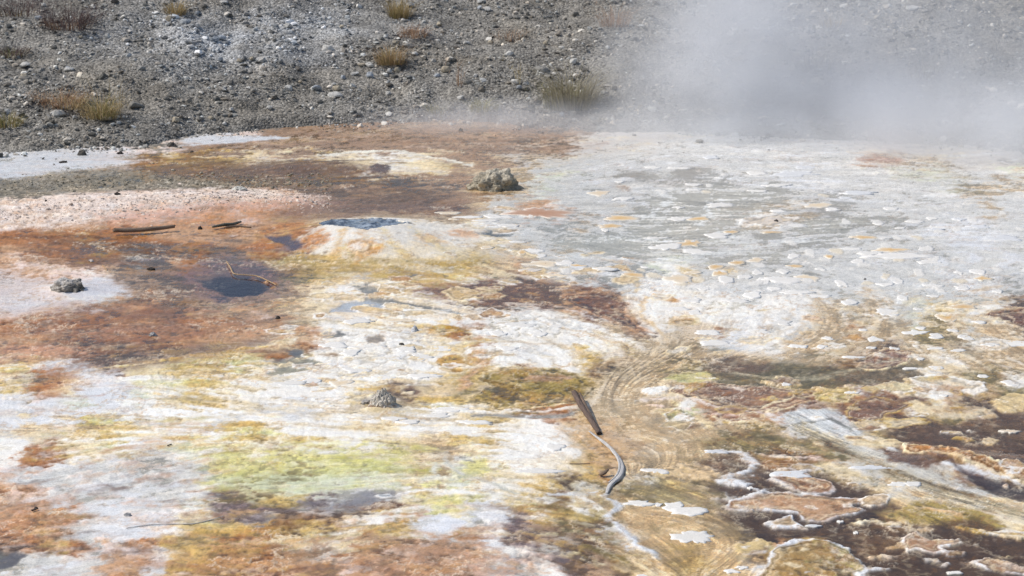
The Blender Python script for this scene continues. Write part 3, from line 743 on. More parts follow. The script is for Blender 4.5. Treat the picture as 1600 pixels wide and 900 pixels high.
# scalloped white crust: rounded cells parted by thin wet seams
def worley(x, y, seed):
    xi = np.floor(x).astype(np.int32); yi = np.floor(y).astype(np.int32)
    f1 = np.full(x.shape, 9., np.float32); f2 = f1.copy(); idv = np.zeros(x.shape, np.float32)
    for a in (-1, 0, 1):
        for b in (-1, 0, 1):
            cx, cy = xi + a, yi + b
            jx = _T[seed % 16][cy & 255, cx & 255]; jy = _T[(seed + 1) % 16][cy & 255, cx & 255]
            d = np.hypot(cx + jx - x, cy + jy - y)
            nearer = d < f1
            f2 = np.where(nearer, f1, np.minimum(f2, d))
            idv = np.where(nearer, _T[(seed + 2) % 16][cy & 255, cx & 255], idv)
            f1 = np.where(nearer, d, f1)
    return f1, f2, idv
def G2(u, v, ru, rv): return np.exp(-(((UU - u) / ru) ** 2 + ((VV - v) / rv) ** 2))
hm = np.zeros_like(X)
wcell = np.clip(G2(600, 556, 120, 34) + G2(820, 510, 90, 22) + .8 * G2(660, 625, 120, 30) + .6 * G2(1130, 490, 80, 30), 0, 1) * np.clip(CLS['W'] * 1.6 + CLS['c'] * .5, 0, 1)
m = wcell > .02
f1, f2, idv = worley(X[m] * 9 + .5 * nA[m] + LIC2[m] * .3, Y[m] * 4.2 + .6 * nB[m], 2)
e = (1 - sstep(.03, .16, f2 - f1)) * wcell[m]
col[m] *= (1 - .22 * e)[:, None] * np.stack([np.ones_like(e), 1 - .03 * e, 1 - .10 * e], -1)
hm[m] -= .004 * e
# loose flakes on the milky water, too many and small to part
wfl = np.clip(G2(1400, 405, 230, 38) + .8 * G2(1250, 440, 200, 22) + .7 * G2(950, 425, 160, 16) + .5 * G2(1100, 300, 200, 30) + .35 * G2(1500, 330, 160, 40), 0, 1)
wfl *= sstep(250, 300, VV)
m = wfl > .05
f1, f2, idv = worley(X[m] * 6.5 + .35 * nA[m] + .10 * nF[m], Y[m] * 3.4 + .5 * nB[m] + .12 * nH[m], 5)
pad = sstep(.02, -.03, f1 - (.30 + .25 * (idv - .5) + .10 * nF[m])) * (idv < wfl[m] * .62)
cpad = lin((224, 220, 212)) * (1 - (idv * 7 % 1 > .75)[:, None] * np.array([.02, .10, .25]))
col[m] = col[m] * (1 - .85 * pad[:, None]) + cpad * .85 * pad[:, None]
hm[m] += .004 * pad
rgh[m] += .1 * pad
lum = (col @ np.array([.2126, .7152, .0722], np.float32))[..., None]
col = lum + (col - lum) * 1.04
col = col * np.clip(lum / .60, .02, 1.25) ** .33
col = np.clip(col, .01, .93)
hgt = np.where(hgt < -.06, hgt, hgt * .2)
Z = hgt + rel * .65 * (nF * 1.1 + nG * 1.1 + nE * .8) + stk * .0012 * LIC1 + .008 * nA * sstep(0, .004, hgt + .002)
Z +=  .004 * vein * vk[..., 0]

# vent mound with its crater, gravel bank, shore
def gauss(u, v, ru, rv): return np.exp(-(((UU - u) / ru) ** 2 + ((VV - v) / rv) ** 2))
Z += scal * sstep(-.004, .003, hgt)
Z += .088 * np.exp(-((((UU - 578) / 112) ** 2 + ((VV - 376) / 30) ** 2) ** 1.15)) + .025 * gauss(330, 318, 250, 16) + .02 * gauss(120, 320, 200, 20)
Z += .03 * gauss(480, 262, 130, 8) + .02 * gauss(598, 634, 30, 10) + .02 * gauss(105, 455, 55, 12)
Z += .03 * gauss(1500, 722, 100, 14)
Z += hm
# soften the crater floor and keep the sheet's outer border under the surrounding ground
edge = np.minimum(np.minimum(UU + 330, 1931 - UU) / 40, (962 - VV) / 12)
Z -= .035 * (1 - sstep(0, 1, edge))
Z = Z.astype(np.float32)

def ground_z(x, y):
    u, v = proj(x, y, 0.0)
    a = min(max((u - U[0]) / DU, 0), nU - 1.01); b = min(max((v - V[0]) / DV, 0), nV - 1.01)
    i, j = int(a), int(b); a -= i; b -= j
    return float((Z[j, i] * (1 - a) + Z[j, i + 1] * a) * (1 - b) + (Z[j + 1, i] * (1 - a) + Z[j + 1, i + 1] * a) * b)

idx = np.arange(nV * nU).reshape(nV, nU)
quads = np.stack([idx[1:, :-1], idx[1:, 1:], idx[:-1, 1:], idx[:-1, :-1]], -1).reshape(-1, 4)
terr_mat = attr_material('mineral_crust', grain_scale=130, grain=.24, bump=.0018, bump_scale=150, rough_attr='rough', spec=.45)
terr = link_mesh('hot_spring_terrace', np_mesh('hot_spring_terrace', np.stack([X, Y, Z], -1).reshape(-1, 3), quads, col.reshape(-1, 3), True, {'rough': rgh.ravel()}), terr_mat)
tag(terr, 'hot spring terrace of white, orange and brown mineral crust', kind='structure')

# ---- water standing in every hollow of the terrace
WZ = -.0014
def water_material(name, tint, rough, ripple, scale, refl=1.0):
    M = NT(name)
    tr = M.n('ShaderNodeBsdfTransparent'); tr.inputs[0].default_value = (*tint, 1)
    gl = M.n('ShaderNodeBsdfGlossy'); gl.inputs['Roughness'].default_value = rough
    fr = M.n('ShaderNodeFresnel', i_IOR=1.33)
    b = M.n('ShaderNodeBump', i_Strength=.35, i_Distance=ripple)
    mp = M.n('ShaderNodeMapping'); mp.inputs['Scale'].default_value = (1, 1, 1)
    M.l(M.pos(), mp.inputs[0])
    M.l(M.noise(scale, 4, .6, mp.outputs[0]), b.inputs['Height'])
    M.l(b.outputs[0], gl.inputs['Normal']); M.l(b.outputs[0], fr.inputs['Normal'])
    mx = M.n('ShaderNodeMixShader')
    M.l(M.math('MULTIPLY', fr.outputs[0], refl, True), mx.inputs[0]); M.l(tr.outputs[0], mx.inputs[1]); M.l(gl.outputs[0], mx.inputs[2])
    M.l(mx.outputs[0], M.out.inputs['Surface'])
    return M.m
wat_mat = water_material('clear_shallow_water', (.97, .975, .97), .05, .006, 11)
wu_ = np.linspace(-320, 1920, 60); wv_ = np.linspace(186, 955, 60)
wU, wV = np.meshgrid(wu_, wv_)
wx, wy = unproj(wU, wV)
ii = np.arange(3600).reshape(60, 60)
wq = np.stack([ii[1:, :-1], ii[1:, 1:], ii[:-1, 1:], ii[:-1, :-1]], -1).reshape(-1, 4)
wat = link_mesh('water', np_mesh('water', np.stack([wx, wy, np.full_like(wx, WZ)], -1).reshape(-1, 3), wq), wat_mat)
tag(wat, 'shallow clear water standing in the hollows of the terrace', kind='structure')

# ---- bubbling vent water, a choppy surface inside the crater
def poly_water(name, pts, z, chop, step, mat, label):
    P = to_world(pts)
    x0, y0 = P.min(0) - .05; x1, y1 = P.max(0) + .05
    nx, ny = int((x1 - x0) / step) + 2, int((y1 - y0) / step) + 2
    gx, gy = np.meshgrid(np.linspace(x0, x1, nx), np.linspace(y0, y1, ny))
    d = seg_dist(gx, gy, P)
    zz = z + chop * (fbm(gx, gy, 9, 3, 4) + 1.3 * np.maximum(0, fbm(gx, gy, 22, 3, 7)))
    id_ = np.arange(nx * ny).reshape(ny, nx)
    q = np.stack([id_[:-1, :-1], id_[:-1, 1:], id_[1:, 1:], id_[1:, :-1]], -1).reshape(-1, 4)
    keep = (d.ravel()[q] > -.03).any(1)
    q = q[keep]
    used = np.unique(q); re = -np.ones(nx * ny, int); re[used] = np.arange(len(used))
    vs = np.stack([gx, gy, zz], -1).reshape(-1, 3)[used]
    o = link_mesh(name, np_mesh(name, vs, re[q]), mat)
    tag(o, label, kind='structure')
    return o
M = NT('boiling_water')
p = M.n('ShaderNodeBsdfPrincipled', i_Roughness=.08)
n_ = M.noise(26, 4, .6, M.pos())
cr = M.n('ShaderNodeValToRGB'); M.l(n_, cr.inputs[0])
cr.color_ramp.elements[0].position = .40; cr.color_ramp.elements[0].color = (*lin((66, 78, 92)), 1)
cr.color_ramp.elements[1].position = .72; cr.color_ramp.elements[1].color = (*lin((176, 188, 200)), 1)
M.l(cr.outputs[0], p.inputs['Base Color']); M.l(p.outputs[0], M.out.inputs['Surface'])
CR = [(508,362),(530,357),(560,355.5),(600,357),(634,362),(620,368),(595,374),(575,378),(550,373),(530,369)]
poly_water('boiling_water', CR, .058, .012, .012, M.m, 'dark blue boiling water in the white rimmed vent')

# ---- hillside of grey rubble behind the shore
SH_U = [-400, 0, 60, 150, 230, 300, 380, 450, 700, 950, 1100, 1250, 1400, 1600, 2000]
SH_V = [243, 240, 236, 234, 230, 214, 208, 197, 192, 205, 208, 213, 224, 240, 250]
SX, SY = [], []
for u, v in zip(SH_U, SH_V):
    x, y = unproj(u, v); SX.append(float(x)); SY.append(float(y))
SX, SY = np.array(SX), np.array(SY)
o_ = np.argsort(SX); SX, SY = SX[o_], SY[o_]
def hill_z(x, y):
    x = np.asarray(x, float); y = np.asarray(y, float)
    t = y - np.interp(x, SX, SY) - .30 * fbm(x, y, 1.1, 4, 2) - .12 * fbm(x, y, 5, 3, 12)
    z = np.where(t < 0, t * .35, .05 * (1 - np.exp(-t * 6)) + .19 * np.minimum(t, 14) - .0)
    z = z + sstep(0, 2, t) * (.14 * fbm(x, y, .5, 3, 4) + .05 * fbm(x, y, 1.8, 3, 9)) + sstep(0, .4, t) * .03 * fbm(x, y, 6, 3, 2) + .012 * fbm(x, y, 20, 3, 5)
    return z - .02
hx, hy = [], []
yy = np.concatenate([np.linspace(14.5, 24, 190), np.linspace(24.3, 60, 40)])
tt = np.linspace(-1, 1, 400)
HX = np.outer(1.0 * (yy * .42), tt); HY = np.repeat(yy[:, None], 400, 1)
HZ = hill_z(HX, HY)
def hill_col(x, y, n):
    """colour of the rubble: grey earth with a chalky blue-white belt and olive-brown patches"""
    u, v = proj(x, y, hill_z(x, y))
    c = np.repeat(lin((127, 124, 118))[None], n, 0)
    chalk = np.exp(-(((u - 380) / 190) ** 2 + ((v - 55) / 50) ** 2)) * np.clip(.75 + fbm(x, y, 2.2, 3, 2), 0, 1)
    c = c * (1 - .7 * chalk[:, None]) + lin((174, 178, 182)) * .7 * chalk[:, None]
    br = np.clip(fbm(x, y, 1.3, 4, 7) * 1.2, 0, 1) * .6
    return c * (1 - br[:, None]) + lin((124, 116, 102)) * br[:, None]
hc = hill_col(HX.ravel(), HY.ravel(), HX.size) * (.92 + .5 * fbm(HX, HY, 5, 4, 3).ravel()[:, None])
ih = np.arange(HX.size).reshape(HX.shape)
hq = np.stack([ih[:-1, :-1], ih[:-1, 1:], ih[1:, 1:], ih[1:, :-1]], -1).reshape(-1, 4)
hill_mat = attr_material('rubble_earth', rough=.95, grain_scale=55, grain=.55, bump=.02, bump_scale=45, spec=.15)
vt = hill_mat.node_tree
vo = vt.nodes.new('ShaderNodeTexVoronoi'); vo.inputs['Scale'].default_value = 52
vtc = vt.nodes.new('ShaderNodeTexCoord'); vt.links.new(vtc.outputs['Object'], vo.inputs['Vector'])
vs_ = vt.nodes.new('ShaderNodeSeparateColor'); vt.links.new(vo.outputs['Color'], vs_.inputs[0])
vr = vt.nodes.new('ShaderNodeMapRange'); vt.links.new(vs_.outputs[0], vr.inputs[0]); vr.inputs[3].default_value = .5; vr.inputs[4].default_value = 1.7
vp = [n for n in vt.nodes if n.type == 'BSDF_PRINCIPLED'][0]
src = vp.inputs['Base Color'].links[0].from_socket
vm = vt.nodes.new('ShaderNodeVectorMath'); vm.operation = 'SCALE'; vt.links.new(src, vm.inputs[0]); vt.links.new(vr.outputs[0], vm.inputs['Scale']); vt.links.new(vm.outputs[0], vp.inputs['Base Color'])
vb = [n for n in vt.nodes if n.type == 'BUMP'][0]
vi = vt.nodes.new('ShaderNodeMath'); vi.operation = 'SUBTRACT'; vi.inputs[0].default_value = 1; vt.links.new(vo.outputs['Distance'], vi.inputs[1]); vt.links.new(vi.outputs[0], vb.inputs['Height'])
hill = link_mesh('hillside', np_mesh('hillside', np.stack([HX, HY, HZ], -1).reshape(-1, 3), hq, np.clip(hc, .02, .8)), hill_mat)
tag(hill, 'grey rubble hillside rising behind the hot spring', kind='structure')

# surrounding ground to the horizon, below the surveyed sheets
gm = NT('mineral_ground')
p = gm.n('ShaderNodeBsdfPrincipled', i_Roughness=.95)
cr = gm.n('ShaderNodeValToRGB'); gm.l(gm.noise(1.2, 8, .65, gm.pos()), cr.inputs[0])
cr.color_ramp.elements[0].position = .34; cr.color_ramp.elements[0].color = (*lin((120, 90, 66)), 1); cr.color_ramp.elements[1].position = .66; cr.color_ramp.elements[1].color = (*lin((226, 220, 206)), 1)
for ps_, c_ in ((.44, (190, 146, 96)), (.52, (206, 190, 150)), (.58, (214, 200, 172))):
    e_ = cr.color_ramp.elements.new(ps_); e_.color = (*lin(c_), 1)
gm.l(cr.outputs[0], p.inputs['Base Color']); gm.l(p.outputs[0], gm.out.inputs['Surface'])
gnd = link_mesh('ground', np_mesh('ground', [(-900, -900, -.024), (900, -900, -.024), (900, 1400, -.024), (-900, 1400, -.024)], [(0, 1, 2, 3)]), gm.m)
tag(gnd, 'pale grey ground around the spring', kind='structure')

def surf(u, v):
    """the point of the built ground seen at a survey reading: terrace or hillside"""
    x, y = unproj(u, v); x, y = float(x), float(y)
    if y < float(np.interp(x, SX, SY)) - .05: return Vector((x, y, ground_z(x, y)))
    a = R(PITCH); dz = -(v - 450) / FPX
    dr = np.array([(u - 800) / FPX, math.cos(a) + dz * math.sin(a), -math.sin(a) + dz * math.cos(a)])
    t = np.linspace(14, 60, 6000)
    px, py, pz = dr[0] * t, dr[1] * t, CAM_H + dr[2] * t
    k = int(np.argmax(pz < hill_z(px, py)))
    return Vector((px[k], py[k], float(hill_z(px[k], py[k]))))
STEAM = [((1.75, 18.1, .35), (1.25, .95, 1.6), 1.80), ((2.8, 17.5, .05), (1.9, .85, .75), 1.92), ((4.1, 16.9, .05), (1.9, .95, .85), 2.1), ((5.2, 16.8, .3), (1.7, 1.0, 1.2), 1.5), ((3.2, 18.4, .5), (2.9, 1.2, 1.5), 0.85), ((.2, 18.1, 0), (2.0, .8, .32), 1.44), ((1.5, 17.6, 0), (1.4, .6, .4), 1.56), ((3.2, 16.3, 0), (4.0, 1.6, .5), 0.17)]
# ================================================================== gravel (uncountable), stones, rocks
PHI = (1 + 5 ** .5) / 2
ICO_V = np.array([(-1, PHI, 0), (1, PHI, 0), (-1, -PHI, 0), (1, -PHI, 0), (0, -1, PHI), (0, 1, PHI), (0, -1, -PHI), (0, 1, -PHI), (PHI, 0, -1), (PHI, 0, 1), (-PHI, 0, -1), (-PHI, 0, 1)]) / math.hypot(1, PHI)
ICO_F = np.array([(0,11,5),(0,5,1),(0,1,7),(0,7,10),(0,10,11),(1,5,9),(5,11,4),(11,10,2),(10,7,6),(7,1,8),(3,9,4),(3,4,2),(3,2,6),(3,6,8),(3,8,9),(4,9,5),(2,4,11),(6,2,10),(8,6,7),(9,8,1)])
def gravel_mesh(name, x, y, z, size, colr, rg):
    n = len(x)
    v = ICO_V[None] * (1 + rg.uniform(-.32, .32, (n, 12, 1)))
    s = size[:, None] * rg.uniform(.6, 1.35, (n, 3)); s[:, 2] *= .62
    v = v * s[:, None, :]
    a = rg.uniform(0, 6.28, n); ca, sa = np.cos(a)[:, None], np.sin(a)[:, None]
    b = rg.normal(0, .45, n); cb, sb = np.cos(b)[:, None], np.sin(b)[:, None]
    vy = v[..., 1] * cb - v[..., 2] * sb; vz = v[..., 1] * sb + v[..., 2] * cb
    vx = v[..., 0] * ca - vy * sa; vy = v[..., 0] * sa + vy * ca
    P = np.stack([vx + x[:, None], vy + y[:, None], vz + z[:, None] + size[:, None] * .18], -1)
    F = ICO_F[None] + (np.arange(n) * 12)[:, None, None]
    cc = np.repeat(colr[:, None, :], 12, 1) * rg.uniform(.85, 1.12, (n, 12, 1))
    return np_mesh(name, P.reshape(-1, 3), F.reshape(-1, 3), np.clip(cc, .015, .85).reshape(-1, 3), False)
stone_mat = attr_material('stone', rough=.9, grain_scale=120, grain=.3, bump=.004, bump_scale=150, spec=.2)
rg = np.random.default_rng(21)
N = 34000
gy = rg.uniform(16.2, 23.6, N * 2); gx = rg.uniform(-1, 1, N * 2) * gy * .265
t_ = gy - np.interp(gx, SX, SY)
keep = (t_ - .30 * fbm(gx, gy, 1.1, 4, 2) > -.02 - rg.exponential(.10, N * 2)) & (rg.random(N * 2) < .55 + .5 * np.clip(fbm(gx, gy, 2.6, 3, 6) * 3, -1, 1))
gx, gy = gx[keep][:N], gy[keep][:N]
size = np.clip(.0065 * rg.pareto(2.3, len(gx)) + .0062, 0, .034) * (1 + .25 * fbm(gx, gy, .8, 2, 3))
gc = hill_col(gx, gy, len(gx))
k = rg.random(len(gx))
shade = np.where(k < .24, rg.uniform(.45, .8, len(gx)), np.where(k < .74, rg.uniform(.85, 1.6, len(gx)), rg.uniform(1.9, 3.8, len(gx))))
warm = rg.uniform(-.07, .07, len(gx))
gc = gc * shade[:, None] * np.stack([1 + warm, np.ones_like(warm), 1 - warm], -1)
gu_, gv_ = proj(gx, gy, 0.0)
gz0 = Z[np.clip(((gv_ - V[0]) / DV).astype(int), 0, nV - 1), np.clip(((gu_ - U[0]) / DU).astype(int), 0, nU - 1)]
g1 = link_mesh('gravel', gravel_mesh('gravel', gx, gy, np.maximum(hill_z(gx, gy), gz0), size, gc, rg), stone_mat)
tag(g1, 'loose grey and white gravel strewn over the hillside', 'gravel', kind='stuff')
# finer gravel on the bank at the left of the terrace
n2 = 5200
uu = rg.uniform(-60, 520, n2); vv = rg.normal(0, 1, n2)
base = np.interp(uu, [-60, 0, 150, 300, 450], [302, 298, 292, 290, 292])
bank = rg.random(n2) < .5
vv = np.where(bank, base + vv * 8 - 6, np.interp(uu, [-60, 200, 400, 520], [336, 326, 310, 315]) + vv * 9)
bx, by = unproj(uu, vv)
bz = np.array([ground_z(a, b) for a, b in zip(bx, by)])
bc = np.where(bank[:, None], lin((150, 142, 126)), lin((216, 200, 188))) * rg.uniform(.55, 1.25, (n2, 1))
g2 = link_mesh('gravel', gravel_mesh('gravel', bx, by, bz - .002, np.clip(.004 * rg.pareto(3, n2) + .0045, 0, .016), bc, rg), stone_mat)
tag(g2, 'fine grey and pinkish grit on the low bank beside the orange mats', 'gravel', kind='stuff')

def rock_mesh(name, sx, sy, sz, seed, sub=4, amp=.35, freq=1.6, colf=None, flat=True, shape=None):
    bm = bmesh.new()
    bmesh.ops.create_icosphere(bm, subdivisions=sub, radius=1)
    off = Vector((seed * 3.7, seed * 1.3, seed * 7.1))
    cols = []
    for v in bm.verts:
        d = v.co.normalized()
        r = 1 + amp * mnoise.noise(d * freq + off) + amp * .5 * mnoise.noise(d * freq * 2.3 + off) + amp * .22 * mnoise.noise(d * freq * 6 + off) + amp * .16 * mnoise.noise(d * freq * 14 + off)
        cell = mnoise.voronoi(d * freq * 1.3 + off)[0]
        r *= .82 + .3 * min(cell[1] - cell[0], .6)
        co = d * r
        if shape: co = shape(co)
        v.co = Vector((co.x * sx, co.y * sy, max(co.z, -.35) * sz))
        pit = mnoise.noise(d * freq * 9 + off)
        cols.append(colf(co, pit))
    me = bpy.data.meshes.new(name)
    bm.to_mesh(me); bm.free()
    at = me.attributes.new('Col', 'FLOAT_COLOR', 'POINT')
    for i, c in enumerate(cols): at.data[i].color = (c[0], c[1], c[2], 1)
    for p_ in me.polygons: p_.use_smooth = not flat
    return me
rock_mat = attr_material('weathered_rock', rough=.92, grain_scale=45, grain=.5, bump=.02, bump_scale=70, spec=.2)
def mixc(a, b, t):
    t = min(max(t, 0), 1); return [a[i] * (1 - t) + b[i] * t for i in range(3)]
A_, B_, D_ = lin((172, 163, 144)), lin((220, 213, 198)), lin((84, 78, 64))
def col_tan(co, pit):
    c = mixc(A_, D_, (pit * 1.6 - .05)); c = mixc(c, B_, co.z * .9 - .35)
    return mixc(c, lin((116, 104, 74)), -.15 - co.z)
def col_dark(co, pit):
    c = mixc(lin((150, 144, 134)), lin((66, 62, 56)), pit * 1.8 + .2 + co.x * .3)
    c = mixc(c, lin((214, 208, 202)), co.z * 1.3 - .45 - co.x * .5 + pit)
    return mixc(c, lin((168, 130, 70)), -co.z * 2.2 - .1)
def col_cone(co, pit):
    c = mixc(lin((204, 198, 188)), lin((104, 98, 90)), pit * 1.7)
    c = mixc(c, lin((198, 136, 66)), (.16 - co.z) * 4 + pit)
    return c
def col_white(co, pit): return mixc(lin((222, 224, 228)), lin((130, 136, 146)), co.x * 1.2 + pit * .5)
def put_rock(name, u, v, w, h, seed, colf, label, cat, sub=4, amp=.3, shape=None, depth=.8, sink=.18, rot=0, group=None, freq=1.6):
    p_ = surf(u, v)
    m_ = mpp(v) * (p_.y / float(unproj(u, v)[1]))
    me = rock_mesh(name, w * m_ / 2, w * m_ / 2 * depth, h * m_ * .72, seed, sub, amp, freq, colf, True, shape)
    o = link_mesh(name, me, rock_mat, None, p_ + Vector((0, w * m_ * .25, -sink * h * m_ * .4)))
    o.rotation_euler.z = rot
    return tag(o, label, cat, group)
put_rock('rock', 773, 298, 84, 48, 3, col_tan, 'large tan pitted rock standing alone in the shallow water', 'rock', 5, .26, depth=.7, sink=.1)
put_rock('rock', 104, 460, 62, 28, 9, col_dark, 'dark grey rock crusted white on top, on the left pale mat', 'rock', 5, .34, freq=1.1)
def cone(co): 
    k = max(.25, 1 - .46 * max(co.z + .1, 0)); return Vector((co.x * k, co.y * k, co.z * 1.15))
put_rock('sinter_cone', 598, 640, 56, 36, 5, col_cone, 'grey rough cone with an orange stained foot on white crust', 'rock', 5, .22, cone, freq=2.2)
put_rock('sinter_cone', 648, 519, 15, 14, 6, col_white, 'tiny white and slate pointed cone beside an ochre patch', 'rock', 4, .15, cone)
put_rock('rock', 572, 634, 20, 9, 12, col_dark, 'small brown and grey lump left of the grey cone', 'rock', 3, .35)
BK = lambda co, pit: mixc(lin((40, 36, 34)), lin((92, 86, 82)), pit + .2 + co.z * .3)
GR = lambda co, pit: mixc(lin((176, 176, 176)), lin((104, 100, 98)), pit * 1.5)
for (u, v, w, h, s_, cf, lab) in [
    (183, 313, 11, 9, 31, BK, 'dark stone on the upper edge of the pinkish bank'),
    (235, 422, 15, 6, 32, BK, 'flat black stone left of the violet pool'),
    (312, 359, 9, 8, 33, BK, 'black pebble at the left end of the grey wood pieces'),
    (434, 498, 10, 9, 34, BK, 'black stone perched above an orange crust patch'),
    (627, 540, 10, 5, 35, BK, 'flat black pebble on white crust below the pointed cone'),
    (1213, 347, 8, 5, 36, BK, 'black pebble on a pale floating crust in the milky water'),
    (238, 526, 14, 9, 37, GR, 'small pale grey stone on the red brown mat'),
    (127, 243, 17, 14, 38, lambda co, pit: mixc(lin((98, 94, 88)), lin((52, 50, 46)), pit * 2), 'pointed dark grey stone on the bluish white flat by the hillside'),
    (98, 255, 15, 5, 39, BK, 'low black pair of stones on the bluish white flat'),
    (187, 241, 12, 6, 40, BK, 'small dark stone at the right end of the bluish white flat'),
    (374, 300, 26, 9, 41, lambda co, pit: mixc(lin((206, 204, 196)), lin((150, 146, 136)), pit * 1.6), 'pale flat stone on the crest of the pinkish bank'),
    (72, 321, 5, 5, 42, BK, 'tiny dark pebble on the left end of the pinkish bank'),
    (268, 230, 18, 11, 43, lambda co, pit: mixc(lin((104, 100, 94)), lin((60, 58, 54)), pit * 2), 'dark grey stone at the foot of the hillside beside the white shallows'),
    (300, 238, 7, 4, 44, BK, 'small dark stone on pink ground below the white shallows'),
    (270, 267, 9, 5, 45, lambda co, pit: mixc(lin((196, 188, 170)), lin((120, 108, 90)), pit * 2), 'pale pebble on the dark ochre mat'),
    (142, 410, 10, 6, 46, lambda co, pit: mixc(lin((214, 206, 200)), lin((150, 130, 116)), pit * 2), 'pale pebble on the orange mat above the black stone'),
    (1548, 232, 16, 17, 47, lambda co, pit: mixc(lin((196, 192, 186)), lin((150, 146, 140)), pit * 2), 'pale upright stone fading into steam at the right shore'),
    (1352, 437, 5, 4, 48, BK, 'dark speck of stone on a cream crust near the right edge'),
    (56, 797, 9, 6, 49, BK, 'black chip lying on the orange crust at lower left'),
    (199, 808, 14, 8, 50, GR, 'whitish pebble on the bluish crust at lower left'),
]:
    put_rock('stone', u, v, w, h, s_, cf, lab, 'stone', 2 if w < 12 else 3, .28)

# stones on the hillside that stand out one by one
def hull_stone(name, w, d, h, seed):
    r_ = random.Random(seed)
    bm = bmesh.new()
    for i in range(22):
        a, z = r_.uniform(0, 6.283), r_.uniform(-.6, 1)
        q = math.sqrt(max(0, 1 - z * z * .8)) * r_.uniform(.75, 1.05)
        bm.verts.new((math.cos(a) * q * w / 2, math.sin(a) * q * d / 2, z * h * .62))
    res = bmesh.ops.convex_hull(bm, input=bm.verts)
    bmesh.ops.delete(bm, geom=list({g for g in res['geom_unused'] + res['geom_interior'] if isinstance(g, bmesh.types.BMVert)}), context='VERTS')
    bmesh.ops.bevel(bm, geom=bm.edges[:], offset=w * .03, segments=1, affect='EDGES')
    me = bpy.data.meshes.new(name); bm.to_mesh(me); bm.free()
    return me
def stone_shader(name, rgb):
    M = NT(name)
    tc = M.n('ShaderNodeTexCoord').outputs['Object']
    rnd = M.n('ShaderNodeObjectInfo').outputs['Random']
    cr = M.n('ShaderNodeValToRGB'); M.l(M.noise(38, 5, .65, tc), cr.inputs[0])
    cr.color_ramp.elements[0].position = .35; cr.color_ramp.elements[0].color = (*(lin(rgb) * .62), 1)
    cr.color_ramp.elements[1].position = .62; cr.color_ramp.elements[1].color = (*lin(rgb), 1)
    p = M.n('ShaderNodeBsdfPrincipled', i_Roughness=.9)
    M.l(M.mulcol(cr.outputs[0], M.remap(rnd, 0, 1, .82, 1.1)), p.inputs['Base Color'])
    b = M.n('ShaderNodeBump', i_Strength=.7, i_Distance=.006); M.l(M.noise(90, 5, .7, tc), b.inputs['Height']); M.l(b.outputs[0], p.inputs['Normal'])
    M.l(p.outputs[0], M.out.inputs['Surface'])
    return M.m
SM = {'W': stone_shader('chalky_stone', (214, 212, 206)), 'T': stone_shader('buff_stone', (196, 184, 162)), 'G': stone_shader('grey_stone', (150, 147, 140)), 'B': stone_shader('bluish_stone', (176, 182, 188))}
